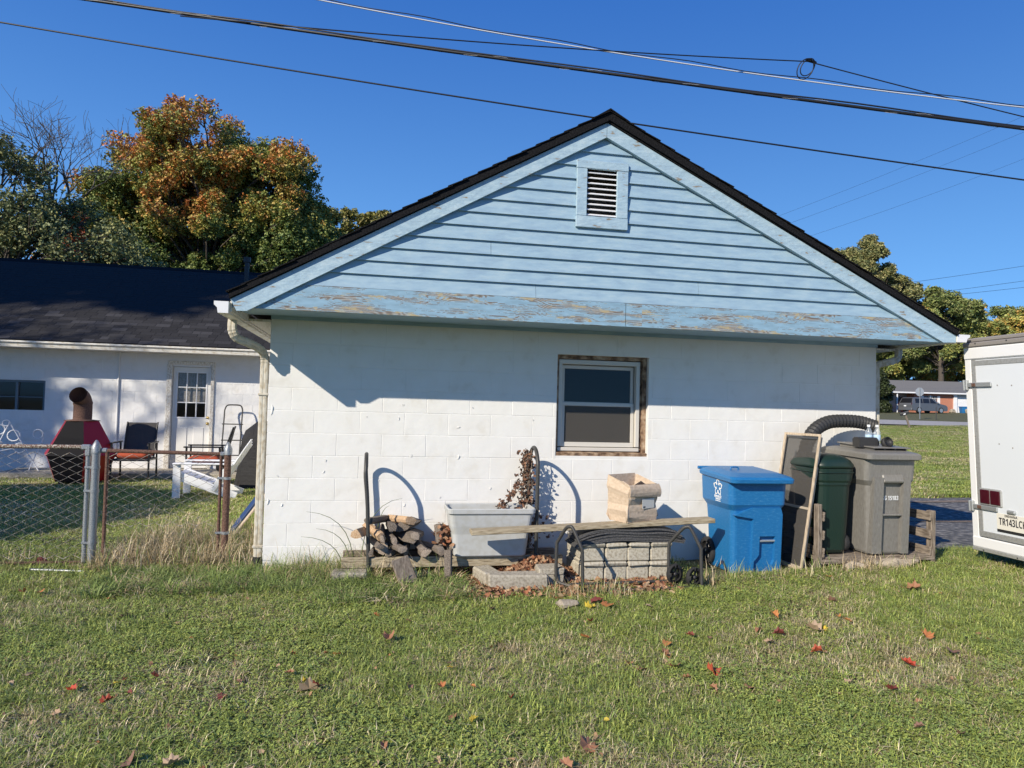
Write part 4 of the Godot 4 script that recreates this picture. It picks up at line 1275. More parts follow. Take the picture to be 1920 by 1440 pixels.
func wheel(parent: Node, at: Vector3, r: float, w: float, turn: float):
	var T := Transform3D(Basis(Vector3.UP, turn) * Basis(Vector3.RIGHT, PI / 2), Vector3.ZERO)
	var s := begin()
	lathe(s, [Vector2(r * 0.68, -w * 0.5), Vector2(r * 0.93, -w * 0.5), Vector2(r, -w * 0.25), Vector2(r, w * 0.25), Vector2(r * 0.93, w * 0.5), Vector2(r * 0.68, w * 0.5), Vector2(r * 0.66, 0), Vector2(r * 0.68, -w * 0.5)], 24, T, 1, false)
	var o := part(parent, "wheel", done(s), M.rubber, at)
	s = begin()
	lathe(s, [Vector2(0.001, w * 0.55), Vector2(r * 0.2, w * 0.5), Vector2(r * 0.22, -w * 0.4), Vector2(0.001, -w * 0.45)], 12, T)
	for k in 5:
		var a := TAU * k / 5.0
		bev(s, Vector3(r * 0.55, w * 0.35, r * 0.16), 0.002, T * Transform3D(Basis(Vector3.UP, a), Vector3(cos(a) * r * 0.42, 0, -sin(a) * r * 0.42)))
	part(o, "hub", done(s), M.black_plastic)

func curl_leaf() -> ArrayMesh:
	if not shapes.has("curl_leaf"):
		var s := begin()
		var a := [Vector3(-1, 0.25, -0.1), Vector3(-0.2, 0, -0.7), Vector3(0.9, 0.2, -0.25), Vector3(1.05, 0.4, 0.15), Vector3(0.3, 0.12, 0.65), Vector3(-0.6, 0.35, 0.5)]
		for i in 6:
			face(s, [Vector3(0, -0.08, 0), a[i], a[(i + 1) % 6]], Vector3(0, -5, 0))
		shapes["curl_leaf"] = done(s)
	return shapes["curl_leaf"]

func paper_bag():
	var b := thing("paper_bag", "open brown paper yard bag with folded flap on the plank", "bag", Vector3(3.25, 0.513, 0.57), 0.42)
	var s := begin()
	var rings := []
	for k in 7:
		var t := k / 6.0
		var w := lerpf(0.37, 0.36, t) * (0.93 if k == 0 else 1.0)
		var d := lerpf(0.26, 0.28, t) * (0.9 if k == 0 else 1.0)
		var ring := rrect(w, d, 0.016, lerpf(0.0, 0.31, t), 2)
		for i in ring.size():
			ring[i] += Vector3(nz.get_noise_3d(i * 3.1, k * 2.2, 1.0), 0, nz.get_noise_3d(i * 3.3, k * 2.1, 8.0)) * 0.05 * (1.0 - 0.4 * t)
		rings.append(ring)
	var top := rrect(0.36, 0.28, 0.012, 0.40, 2)
	for i in top.size():
		top[i].y -= 0.07 * smoothstep(0.0, 0.14, top[i].z) + 0.01 * sin(i * 2.0)
	rings.append(top)
	loft(s, rings, -1, false)
	part(b, "bag_wall", done(s), M.paper)
	s = begin()
	bev(s, Vector3(0.33, 0.006, 0.23), 0.002, Transform3D(Basis(), Vector3(0, 0.006, 0)))
	part(b, "bag_bottom", done(s), M.paper)
	s = begin()                                                      # flap folded down outside
	var f := []
	for k in 6:
		var t := k / 5.0
		f.append([Vector3(-0.188, 0.335 - t * 0.105 + 0.012 * sin(k * 1.3), 0.146 + 0.016 * sin(t * PI) + t * 0.012), Vector3(0.188, 0.335 - t * 0.115, 0.146 + 0.02 * sin(t * PI) + t * 0.02), Vector3(0.188, 0.335 - t * 0.115, 0.143 + 0.02 * sin(t * PI) + t * 0.018), Vector3(-0.188, 0.335 - t * 0.105 + 0.012 * sin(k * 1.3), 0.143 + 0.016 * sin(t * PI) + t * 0.01)])
	loft(s, f, -1)
	part(b, "flap", done(s), M.paper)
	var lb := part(b, "printed_label", bbox(Vector3(0.15, 0.085, 0.002), 0.0005), M.label_white, Vector3(0.05, 0.165, 0.149), Vector3(0.02, 0, 0.03))
	for k in 7:
		part(lb, "bar", bbox(Vector3(0.0016 + 0.001 * (k % 3), 0.014, 0.001), 0.0002), M.ink, Vector3(-0.062 + k * 0.0042, -0.028, 0.0014))
	# scraps inside
	for q in [[Vector3(-0.08, 0.27, 0.0), Vector3(0.16, 0.006, 0.2), Vector3(0.5, 0.3, 0.4)], [Vector3(0.07, 0.28, -0.02), Vector3(0.14, 0.006, 0.18), Vector3(-0.6, 0.5, -0.5)]]:
		solo("cardboard_scrap", bbox(q[1], 0.001), M.paper, "folded cardboard scrap sticking up inside the paper bag", "cardboard", b.transform * q[0], q[2] + Vector3(0, 0.42, 0), "cardboard scraps in the bag")
	s = begin()
	bev(s, Vector3(0.30, 0.02, 0.2), 0.004, Transform3D())
	solo("dark_debris", done(s), M.grey_wood, "dark yard debris lying low inside the paper bag", "debris", b.transform * Vector3(0, 0.19, 0), Vector3(0, 0.42, 0))

# ---------------------------------------------------------------- bins
func bins():
	blue_bin()
	grey_bin()
	green_bin()
	# two window screens leaning between the bins
	for q in [[4.85, 0.085, 0.0, M.screen_frame, "brown framed window screen leaning against the green bin", 1.24], [4.80, 0.075, 0.05, M.pale_wood, "pale framed window screen leaning outermost beside the blue bin", 1.27]]:
		var o := thing("window_screen", q[4], "window screen", Vector3(q[0], 0.07, 0.46 + q[2]))
		o.rotation = Vector3(0, 0.07, -0.155)
		var h: float = q[5]
		var w := 0.50
		for z in [-0.5, 0.5]:
			part(o, "frame_stile", bbox(Vector3(0.018, h, 0.024), 0.003), q[3], Vector3(0, h * 0.5, z * w))
		for y in ([0.012, 0.56, h - 0.012] if q[0] > 4.82 else [0.012, h - 0.012]):
			part(o, "frame_rail", bbox(Vector3(0.016, 0.024, w - 0.026), 0.003), q[3], Vector3(0, y, 0))
		if q[0] > 4.82:
			part(o, "mesh", bbox(Vector3(0.0015, h - 0.04, w - 0.02), 0.0003), M.screen_mesh, Vector3.ZERO + Vector3(0.002, h * 0.5, 0))
	# wooden cart under the bins
	var c := thing("wooden_cart", "low weathered wooden cart with slatted ends carrying the bins", "cart", Vector3(0, 0.10, 0))
	part(c, "deck", bbox(Vector3(1.22, 0.03, 0.66), 0.004, 0.003), M.grey_wood, Vector3(5.60, 0.085, 0.45), Vector3(0, -0.0, 0.014))
	part(c, "sill_beam", bbox(Vector3(1.20, 0.035, 0.05), 0.006, 0.004), M.grey_wood, Vector3(5.60, 0.065, 0.775), Vector3(0, 0, 0.02))
	for e in [[4.99, 0.62], [6.19, 0.56]]:
		part(c, "post", bbox(Vector3(0.045, e[1], 0.07), 0.005, 0.003), M.grey_wood_upright, Vector3(e[0], e[1] * 0.5 - 0.04, 0.76))
		part(c, "post", bbox(Vector3(0.045, e[1], 0.07), 0.005, 0.003), M.grey_wood_upright, Vector3(e[0], e[1] * 0.5 - 0.04, 0.14))
		for y in [0.16, 0.32, 0.49]:
			part(c, "slat", bbox(Vector3(0.022, 0.085, 0.70), 0.004, 0.003), M.grey_wood_deep, Vector3(e[0] - 0.036 * signf(e[0] - 5.5), y - 0.02, 0.45))
	for k in 8:
		var sx := 5.22 + k * 0.105
		var sz := rr(0.82, 0.88)
		var big := k in [1, 4, 5]
		solo("stone", bbox(Vector3(rr(0.13, 0.19) if big else rr(0.07, 0.11), rr(0.08, 0.11) if big else rr(0.05, 0.08), rr(0.08, 0.12)), 0.022, 0.012, k), M.stone, "rough tan stone wedged under the wooden cart", "stone", Vector3(sx, ground(sx, sz) + 0.025, sz), Vector3(rr(-0.3, 0.3), rr(-0.5, 0.5), rr(-0.35, 0.35)), "stones under the cart")
	# corrugated drain hose over the bin
	var s := begin()
	var path := curve([Vector3(5.06, 0.95, 0.42), Vector3(5.10, 1.18, 0.40), Vector3(5.22, 1.34, 0.34), Vector3(5.42, 1.43, 0.27), Vector3(5.65, 1.45, 0.22), Vector3(5.86, 1.44, 0.20), Vector3(6.0, 1.40, 0.22)], 10)
	var rad := []
	for i in path.size():
		rad.append(0.069 if i % 2 == 0 else 0.059)
	tube(s, path, rad, 18, true, 1.0, -1)
	solo("drain_hose", done(s), M.hose_black, "thick black corrugated drain hose curving over the grey bin", "hose")
	for q in [Vector3(5.76, 1.21, 0.44), Vector3(5.83, 1.21, 0.47)]:
		var b := thing("water_bottle", "clear plastic water bottle standing on the grey bin lid", "bottle", q, 0.0, "water bottles on the grey bin")
		s = begin()
		lathe(s, [Vector2(0.001, 0.0), Vector2(0.03, 0.002), Vector2(0.032, 0.02), Vector2(0.03, 0.07), Vector2(0.032, 0.12), Vector2(0.03, 0.145), Vector2(0.014, 0.18), Vector2(0.013, 0.195)], 14)
		part(b, "shell", done(s), M.bottle_clear)
		s = begin()
		lathe(s, [Vector2(0.0328, 0.06), Vector2(0.0334, 0.062), Vector2(0.0334, 0.11), Vector2(0.0328, 0.112)], 14, Transform3D(), 1, false)
		part(b, "wrapper", done(s), M.bottle_label)
		s = begin()
		lathe(s, [Vector2(0.015, 0.19), Vector2(0.015, 0.21), Vector2(0.001, 0.211)], 12)
		part(b, "cap", done(s), M.print_white)
	var bx := thing("black_adapter", "black plastic drain adapter box lying on the grey bin lid", "adapter", Vector3(5.63, 1.25, 0.56), 0.25)
	s = begin()
	prism(s, [Vector2(-0.05, -0.045), Vector2(0.05, -0.045), Vector2(0.055, 0.03), Vector2(0.03, 0.05), Vector2(-0.03, 0.05), Vector2(-0.055, 0.03)], -0.1, 0.1, Transform3D(Basis(Vector3.UP, 1.3), Vector3.ZERO))
	part(bx, "body", done(s), M.hose_black)
	s = begin()
	tube(s, [Vector3(0.09, -0.005, 0.02), Vector3(0.125, -0.005, 0.03)], 0.036, 12)
	part(bx, "socket", done(s), M.black_gloss)
	s = begin()
	lathe(s, [Vector2(0.045, 0.0), Vector2(0.052, 0.005), Vector2(0.052, 0.05), Vector2(0.045, 0.052), Vector2(0.001, 0.045)], 18, Transform3D(Basis(Vector3.RIGHT, 1.2) , Vector3.ZERO))
	solo("black_end_cap", done(s), M.hose_black, "round black pipe cap leaning on the grey bin lid", "cap", Vector3(5.80, 1.245, 0.62))

func bin_body(o: Node3D, rows: Array, m: Material, n := 4) -> void:
	var s := begin()
	var rings := []
	for q in rows:
		rings.append(rrect(q[0], q[1], q[4] if q.size() > 4 else 0.05, q[2], n, 0.0, q[3]))
	loft(s, rings, -1)
	part(o, "body", done(s), m)

func blue_bin():
	var o := thing("recycling_bin", "bright blue wheeled recycling bin with white star print", "recycling bin", Vector3(4.40, 0.04, 0.45))
	# width, depth, height, z shift
	bin_body(o, [[0.44, 0.44, 0.0, 0.0, 0.03], [0.455, 0.46, 0.02, 0.0, 0.05], [0.48, 0.50, 0.42, 0.0, 0.05], [0.495, 0.518, 0.55, 0.0, 0.05], [0.50, 0.522, 0.575, 0.0, 0.05], [0.56, 0.585, 0.63, 0.0, 0.05], [0.575, 0.60, 0.85, 0.0, 0.05]], M.bin_blue)
	var s := begin()
	loft(s, [rrect(0.60, 0.66, 0.05, 0.845, 4), rrect(0.625, 0.69, 0.05, 0.855, 4), rrect(0.63, 0.695, 0.05, 0.885, 4), rrect(0.60, 0.66, 0.06, 0.905, 4), rrect(0.46, 0.50, 0.08, 0.93, 4, 0.0, -0.02), rrect(0.40, 0.42, 0.08, 0.932, 4, 0.0, -0.02)], -1)
	var lid := part(o, "lid", done(s), M.bin_blue, Vector3.ZERO, Vector3(0.05, 0, 0))
	part(lid, "lid_handle", tube_mesh(curve([Vector3(-0.16, 0.925, 0.02), Vector3(-0.155, 0.955, 0.02), Vector3(-0.09, 0.955, 0.02), Vector3(-0.085, 0.925, 0.02)], 3), 0.008, 8), M.bin_blue)
	part(lid, "hinge_bar", tube_mesh([Vector3(-0.30, 0.90, -0.37), Vector3(0.30, 0.90, -0.37)], 0.016, 10), M.bin_blue)
	# raised shoulder and recessed grab on the front
	s = begin()
	prism(s, [Vector2(-0.235, 0.55), Vector2(-0.06, 0.62), Vector2(0.22, 0.62), Vector2(0.24, 0.56), Vector2(0.24, 0.02), Vector2(0.155, 0.02), Vector2(0.155, 0.10), Vector2(0.175, 0.14), Vector2(0.175, 0.36), Vector2(0.02, 0.36), Vector2(0.02, 0.19), Vector2(-0.01, 0.15), Vector2(-0.03, 0.13), Vector2(-0.03, 0.02), Vector2(-0.05, 0.02), Vector2(-0.05, 0.52)], 0.19, 0.262)
	part(o, "front_rib", done(s), M.bin_blue, Vector3(0, 0, 0), Vector3(0.055, 0, 0))
	part(o, "catch_bar", tube_mesh([Vector3(0.018, 0.30, 0.262), Vector3(0.178, 0.30, 0.262)], 0.011, 10), M.zinc)
	for sx in [-1, 1]:
		wheel(o, Vector3(sx * 0.245, 0.13, -0.2), 0.13, 0.05, PI / 2)
	part(o, "axle", tube_mesh([Vector3(-0.27, 0.13, -0.2), Vector3(0.27, 0.13, -0.2)], 0.01, 8), M.zinc)
	# print on the left side: five looped figures round a star, with lines of text below
	var px := -0.2905
	var cy := 0.735
	var lean := Vector3(0, -PI / 2, 0)
	s = begin()
	for k in 5:
		var a := PI / 2 + TAU * k / 5.0
		var c := Vector2(cos(a), sin(a)) * 0.038
		var ring := []
		for i in 13:
			var b := a + PI + TAU * (i / 12.0) * 0.86 + 0.44
			ring.append(Vector3(0, c.y + sin(b) * 0.019, c.x + cos(b) * 0.019))
		tube(s, ring, 0.0048, 5)
		lathe(s, [Vector2(0.001, -0.001), Vector2(0.0085, -0.001), Vector2(0.0085, 0.001), Vector2(0.001, 0.001)], 10, Transform3D(Basis(Vector3.BACK, PI / 2), Vector3(0, sin(a) * 0.062, cos(a) * 0.062)))
	var logo := part(o, "star_print", done(s), M.print_white, Vector3(px + 0.0055, cy + 0.03, 0.06), Vector3(0, 0, 0.034))
	logo.scale = Vector3(0.25, 1.25, 1.25)
	words(o, "print", "REPUBLIC", 0.021, M.print_white, Vector3(px + 0.0075, cy - 0.056, 0.06), Vector3(0, -PI / 2, 0))
	words(o, "print", "SERVICES", 0.015, M.print_white, Vector3(px + 0.0082, cy - 0.078, 0.06), Vector3(0, -PI / 2, 0))
	part(o, "print_line", bbox(Vector3(0.001, 0.006, 0.10), 0.0002), M.print_white, Vector3(px + 0.009, cy - 0.096, 0.06))

func grey_bin():
	var o := thing("trash_bin", "tall grey wheeled trash bin with white number on its front", "trash bin", Vector3(5.715, 0.215, 0.47))
	bin_body(o, [[0.38, 0.50, 0.0, 0.03, 0.03], [0.40, 0.52, 0.02, 0.03, 0.05], [0.46, 0.60, 0.60, 0.01, 0.05], [0.465, 0.605, 0.64, 0.01, 0.05], [0.53, 0.67, 0.69, 0.0, 0.05], [0.545, 0.69, 0.90, 0.0, 0.05]], M.bin_grey)
	var s := begin()
	loft(s, [rrect(0.56, 0.72, 0.05, 0.895, 4), rrect(0.585, 0.76, 0.05, 0.905, 4), rrect(0.585, 0.76, 0.05, 0.945, 4), rrect(0.55, 0.72, 0.06, 0.96, 4), rrect(0.44, 0.55, 0.08, 0.975, 4, 0.03, -0.03), rrect(0.40, 0.48, 0.08, 0.978, 4, 0.03, -0.03)], -1)
	var lid := part(o, "lid", done(s), M.bin_grey, Vector3.ZERO, Vector3(0.03, 0, 0))
	s = begin()                                                      # raised panel with open ribs on the lid
	bev(s, Vector3(0.40, 0.012, 0.55), 0.005, Transform3D(Basis(Vector3.RIGHT, 0.02), Vector3(0.06, 1.005, -0.02)))
	part(lid, "lid_panel", done(s), M.bin_grey)
	for k in 4:
		part(lid, "lid_rib", bbox(Vector3(0.012, 0.034, 0.5), 0.003), M.bin_grey, Vector3(-0.11 + k * 0.115, 0.985, -0.03))
	# front pillars leave a recess with the catch bar
	for q in [[-0.145, 0.10], [0.155, 0.075]]:
		s = begin()
		var x: float = q[0]
		var w: float = q[1]
		hexa(s, [Vector3(x - w * 0.5, 0.01, 0.22), Vector3(x + w * 0.5, 0.01, 0.22), Vector3(x + w * 0.5, 0.01, 0.33), Vector3(x - w * 0.5, 0.01, 0.33), Vector3(x - w * 0.5, 0.72, 0.25), Vector3(x + w * 0.5, 0.72, 0.25), Vector3(x + w * 0.5, 0.72, 0.365), Vector3(x - w * 0.5, 0.72, 0.365)])
		part(o, "front_pillar", done(s), M.bin_grey)
	part(o, "catch_bar", bbox(Vector3(0.22, 0.02, 0.06), 0.006), M.bin_grey, Vector3(0.012, 0.37, 0.31))
	part(o, "recess_head", bbox(Vector3(0.22, 0.08, 0.09), 0.01), M.bin_grey, Vector3(0.012, 0.70, 0.315), Vector3(-0.35, 0, 0))
	words(o, "number", "SG 15183", 0.04, M.print_white, Vector3(0.012, 0.525, 0.3125), Vector3(0.033, 0, 0), 0.74)
	for sx in [-1, 1]:
		wheel(o, Vector3(sx * 0.22, 0.13, -0.22), 0.13, 0.05, PI / 2)

func green_bin():
	var o := thing("green_bin", "dark green wheeled bin with domed lid beside the window screens", "trash bin", Vector3(5.205, 0.215, 0.49))
	bin_body(o, [[0.30, 0.36, 0.0, 0.0, 0.07], [0.33, 0.40, 0.03, 0.0, 0.10], [0.385, 0.47, 0.62, 0.0, 0.12], [0.39, 0.475, 0.635, 0.0, 0.12], [0.40, 0.485, 0.64, 0.0, 0.12], [0.40, 0.485, 0.66, 0.0, 0.12], [0.42, 0.50, 0.68, 0.0, 0.12], [0.43, 0.515, 0.79, 0.0, 0.12]], M.bin_green, 6)
	var s := begin()
	loft(s, [rrect(0.43, 0.515, 0.12, 0.795, 6), rrect(0.445, 0.53, 0.13, 0.80, 6), rrect(0.445, 0.53, 0.13, 0.825, 6), rrect(0.41, 0.49, 0.14, 0.865, 6), rrect(0.33, 0.40, 0.14, 0.90, 6), rrect(0.20, 0.26, 0.09, 0.92, 6), rrect(0.08, 0.10, 0.04, 0.924, 6)], 1)
	var lid := part(o, "lid", done(s), M.bin_green)
	part(lid, "lid_grip", bbox(Vector3(0.10, 0.03, 0.16), 0.01), M.bin_green, Vector3(-0.13, 0.905, -0.06))
	part(o, "rim_band", tube_mesh(rrect(0.435, 0.52, 0.12, 0.755, 6) + [rrect(0.435, 0.52, 0.12, 0.755, 6)[0]], 0.006, 6, false), M.bin_green)
	wheel(o, Vector3(-0.155, 0.085, 0.11), 0.085, 0.05, PI / 2)
	wheel(o, Vector3(0.155, 0.085, 0.11), 0.085, 0.05, PI / 2)

# ---------------------------------------------------------------- trailer: its rear end faces the bins
func trailer():
	var o := thing("cargo_trailer", "white enclosed cargo trailer with rear door, plate and red tail lamp", "trailer", Vector3(6.78, 0.24, 1.60))
	o.rotation.z = 0.06                      # it stands with a slight lean
	var H := 2.03
	var hw := 0.925
	var s := begin()
	bev(s, Vector3(3.9, H - 0.12, hw * 2 - 0.01), 0.01, Transform3D(Basis(), Vector3(1.96, (H - 0.12) * 0.5 + 0.06, 0)))
	part(o, "body", done(s), M.trailer_white)
	part(o, "corner_post", bbox(Vector3(0.05, H - 0.16, 0.085), 0.012), M.white_paint, Vector3(0.0, H * 0.5 - 0.02, -hw + 0.03))
	part(o, "corner_post", bbox(Vector3(0.05, H - 0.16, 0.085), 0.012), M.white_paint, Vector3(0.0, H * 0.5 - 0.02, hw - 0.03))
	part(o, "header", bbox(Vector3(0.06, 0.12, hw * 2 + 0.02), 0.012), M.white_paint, Vector3(-0.005, H - 0.125, 0))
	part(o, "roof_edge", bbox(Vector3(0.07, 0.045, hw * 2 + 0.02), 0.008), M.roof_metal, Vector3(-0.006, H - 0.04, 0))
	part(o, "roof_edge", bbox(Vector3(0.05, 0.04, hw * 2), 0.01), M.roof_metal, Vector3(0.004, H + 0.003, 0))
	s = begin()
	bev(s, Vector3(3.9, 0.06, hw * 2 - 0.02), 0.02, Transform3D(Basis(), Vector3(1.98, H, 0)))
	part(o, "roof", done(s), M.roof_metal)
	part(o, "sill", bbox(Vector3(0.06, 0.10, hw * 2 + 0.01), 0.008), M.white_paint, Vector3(-0.003, 0.075, 0))
	part(o, "bumper_strip", bbox(Vector3(0.065, 0.035, hw * 2 + 0.012), 0.004), M.aluminium, Vector3(-0.004, 0.008, 0))
	var d := Node3D.new()
	d.name = "rear_door"
	o.add_child(d)
	part(d, "door_panel", bbox(Vector3(0.03, H - 0.34, hw * 2 - 0.15), 0.004), M.trailer_white, Vector3(-0.012, H * 0.5 - 0.02, 0))
	for sg in [-1, 1]:
		part(d, "edge_strip", bbox(Vector3(0.034, H - 0.34, 0.055), 0.004), M.aluminium, Vector3(-0.014, H * 0.5 - 0.02, sg * (hw - 0.10)))
	part(d, "edge_strip", bbox(Vector3(0.036, 0.05, hw * 2 - 0.15), 0.004), M.aluminium, Vector3(-0.0145, H - 0.22, 0))
	part(d, "edge_strip", bbox(Vector3(0.036, 0.055, hw * 2 - 0.15), 0.004), M.aluminium, Vector3(-0.0145, 0.165, 0))
	for y in [1.60, 0.42]:
		var h := part(d, "hinge", bbox(Vector3(0.05, 0.10, 0.055), 0.006), M.zinc, Vector3(-0.03, y, -hw + 0.01))
		part(h, "hinge_strap", bbox(Vector3(0.016, 0.045, 0.29), 0.006), M.zinc, Vector3(-0.012, 0.0, 0.15))
		part(h, "rusty_bolt", bbox(Vector3(0.01, 0.036, 0.05), 0.008), M.rust, Vector3(-0.018, 0.0, 0.10))
		part(h, "hinge_knuckle", tube_mesh([Vector3(-0.02, -0.05, -0.01), Vector3(-0.02, 0.05, -0.01)], 0.012, 8), M.zinc)
	for k in 6:
		part(o, "screw", bbox(Vector3(0.004, 0.014, 0.014), 0.004), M.black_plastic, Vector3(-0.042, H - 0.03, -0.78 + k * 0.34))
		part(o, "screw", bbox(Vector3(0.004, 0.012, 0.012), 0.004), M.black_plastic, Vector3(-0.038, 0.006, -0.8 + k * 0.36))
	for y in [0.3, 0.55, 0.8, 1.1, 1.35, 1.7]:
		part(d, "rivet", bbox(Vector3(0.004, 0.012, 0.012), 0.003), M.roof_metal, Vector3(-0.033, y, -hw + 0.085))
	for q in [[1.59, -0.57], [1.585, -0.42], [1.04, -0.58], [1.01, -0.44]]:
		part(d, "rivet", bbox(Vector3(0.004, 0.012, 0.012), 0.003), M.roof_metal, Vector3(-0.029, q[0], q[1]))
	var la := part(o, "tail_lamp", bbox(Vector3(0.02, 0.165, 0.255), 0.02), M.aluminium, Vector3(-0.03, 0.525, -0.70))
	part(la, "lens", bbox(Vector3(0.02, 0.135, 0.108), 0.008), M.lamp_red, Vector3(-0.008, 0, -0.057))
	part(la, "lens", bbox(Vector3(0.02, 0.135, 0.108), 0.008), M.lamp_red, Vector3(-0.008, 0, 0.056))
	part(o, "plate_lamp", bbox(Vector3(0.03, 0.035, 0.09), 0.01), M.zinc, Vector3(-0.035, 0.415, -0.48))
	var pl := part(o, "licence_plate", bbox(Vector3(0.004, 0.15, 0.305), 0.001), M.plate, Vector3(-0.031, 0.315, -0.49))
	part(pl, "plate_holder", bbox(Vector3(0.005, 0.025, 0.305), 0.001), M.black_plastic, Vector3(0.0, -0.087, 0))
	words(pl, "plate_number", "TR143LCK", 0.066, M.ink, Vector3(-0.003, 0.0, 0.012), Vector3(0, -PI / 2, 0), 0.66)
	words(pl, "plate_heading", "INDIANA", 0.022, M.ink, Vector3(-0.003, 0.058, 0.0), Vector3(0, -PI / 2, 0))
	for sg in [-1, 1]:
		var w := part(o, "wheel", tube_mesh([Vector3(2.3, 0.05, sg * 0.86), Vector3(2.3, 0.05, sg * 0.70)], 0.26, 22), M.rubber)
		part(w, "rim", tube_mesh([Vector3(2.3, 0.05, sg * 0.865), Vector3(2.3, 0.05, sg * 0.80)], 0.16, 18), M.zinc)
	part(o, "tongue", bbox(Vector3(1.2, 0.07, 0.1), 0.01), M.tube_paint, Vector3(4.4, 0.1, 0))

# ---------------------------------------------------------------- across the street
func street():
	var h := thing("ranch_house", "low ranch house with grey roof, brick panel and white garage door", "house", Vector3(60.8, 2.05, -65.4), -0.192)
	var s := begin()
	box(s, Vector3(-0.6, -0.4, -8.0), Vector3(14.0, 2.45, -1.6))
	part(h, "wall", done(s), M.far_siding)
	s = begin()
	box(s, Vector3(2.2, -0.4, -1.7), Vector3(6.75, 2.42, 0.0))
	part(h, "brick_wall", done(s), M.far_brick)
	s = begin()
	var T := Transform3D(Basis(Vector3(0, 0, 1), Vector3(0, 1, 0), Vector3(-1, 0, 0)), Vector3.ZERO)
	prism(s, [Vector2(0.6, 2.55), Vector2(-3.9, 4.1), Vector2(-8.6, 2.55), Vector2(-8.6, 2.45), Vector2(0.6, 2.45)], -14.4, 0.9, T)
	part(h, "roof", done(s), M.far_roof)
	part(h, "fascia", bbox(Vector3(15.2, 0.16, 0.06), 0.01), M.white_paint, Vector3(6.7, 2.46, 0.64))
	part(h, "porch_post", bbox(Vector3(0.12, 2.8, 0.12), 0.01), M.white_paint, Vector3(-0.05, 1.0, 0.45))
	for x in [3.15, 5.05]:
		part(h, "shutter", bbox(Vector3(0.32, 1.4, 0.05), 0.01), M.white_paint, Vector3(x, 1.45, 0.03))
	for x in [3.65, 4.5]:
		var w := part(h, "window", bbox(Vector3(0.62, 1.35, 0.06), 0.01), M.black_gloss, Vector3(x, 1.45, 0.02))
		for k in 3:
			part(w, "bar", bbox(Vector3(0.035, 1.35, 0.03), 0.004), M.white_paint, Vector3(-0.2 + 0.2 * k, 0, 0.03))
		for k in 3:
			part(w, "bar", bbox(Vector3(0.62, 0.035, 0.034), 0.004), M.white_paint, Vector3(0, -0.4 + 0.4 * k, 0.03))
	part(h, "window_post", bbox(Vector3(0.22, 1.5, 0.08), 0.01), M.white_paint, Vector3(4.075, 1.45, 0.02))
	part(h, "porch_window", bbox(Vector3(0.75, 0.9, 0.06), 0.01), M.black_gloss, Vector3(1.3, 1.55, -1.58))
	part(h, "porch_door", bbox(Vector3(0.9, 2.0, 0.06), 0.01), M.far_brick, Vector3(2.0, 1.0, -1.58))
	part(h, "garage_pier", bbox(Vector3(0.4, 2.75, 0.3), 0.01), M.white_paint, Vector3(6.95, 1.0, 0.02))
	part(h, "garage_door", bbox(Vector3(4.8, 2.2, 0.08), 0.01), M.white_paint, Vector3(9.6, 1.0, -0.1))
	part(h, "garage_head", bbox(Vector3(7.0, 0.35, 0.3), 0.01), M.far_siding, Vector3(10.4, 2.28, 0.0))
	van()
	var st := thing("stop_sign", "grey back of an eight sided stop sign on a post", "sign", Vector3(48.3, 1.45, -47.4), -0.192)
	part(st, "post", bbox(Vector3(0.07, 2.75, 0.05), 0.01), M.galvanised, Vector3(0, 1.37, 0))
	s = begin()
	var oc := []
	for k in 8:
		var a := TAU * (k + 0.5) / 8.0
		oc.append(Vector2(cos(a), sin(a)) * 0.40)
	prism(s, oc, -0.006, 0.006)
	part(st, "sign_plate", done(s), M.sign_back, Vector3(0, 2.42, -0.035))
	solo("marker_post", bbox(Vector3(0.06, 1.15, 0.06), 0.01), M.tube_paint, "thin dark post standing on the far verge", "post", Vector3(49.7, 2.0, -47.1), Vector3(0, 0, 0))
	var mb := thing("mailbox", "dark mailbox on a leaning wooden post by the street", "mailbox", Vector3(37.0, 0.85, -35.4), -0.192)
	part(mb, "post", bbox(Vector3(0.11, 1.0, 0.1), 0.01), M.grey_wood, Vector3(-0.16, 0.42, 0), Vector3(0, 0, 0.32))
	s = begin()
	prism(s, [Vector2(-0.1, -0.1), Vector2(0.1, -0.1), Vector2(0.1, 0.04), Vector2(0.07, 0.1), Vector2(0, 0.125), Vector2(-0.07, 0.1), Vector2(-0.1, 0.04)], -0.28, 0.28, Transform3D(Basis(Vector3.BACK, 0.35) * Basis(Vector3.UP, 1.3), Vector3(-0.38, 0.98, 0)))
	var bx := part(mb, "box", done(s), M.black_plastic)
	part(bx, "number_tag", bbox(Vector3(0.16, 0.08, 0.01), 0.002), M.print_white, Vector3(-0.44, 0.93, 0.12), Vector3(0, 0, 0.35))
	var fb := thing("far_recycling_bin", "small blue bin standing before the white garage door", "recycling bin", Vector3(67.6, 1.95, -62.8), -0.192)
	bin_body(fb, [[0.5, 0.5, 0.0, 0.0], [0.62, 0.65, 0.6, 0.0], [0.68, 0.72, 1.0, 0.0]], M.bin_blue, 2)
	part(fb, "lid", bbox(Vector3(0.75, 0.08, 0.8), 0.02), M.bin_blue, Vector3(0, 1.03, 0))
	for q in [[66.4, -63.1, 0.5, M.stone], [67.9, -62.3, 0.6, M.stone]]:
		solo("landscape_rock", bbox(Vector3(q[2] * 1.4, q[2], q[2]), 0.14, 0.05), q[3], "pale rock beside the far garage door", "stone", Vector3(q[0], ground(q[0], q[1]) + 0.15, q[1]), Vector3.ZERO, "rocks by the far house")

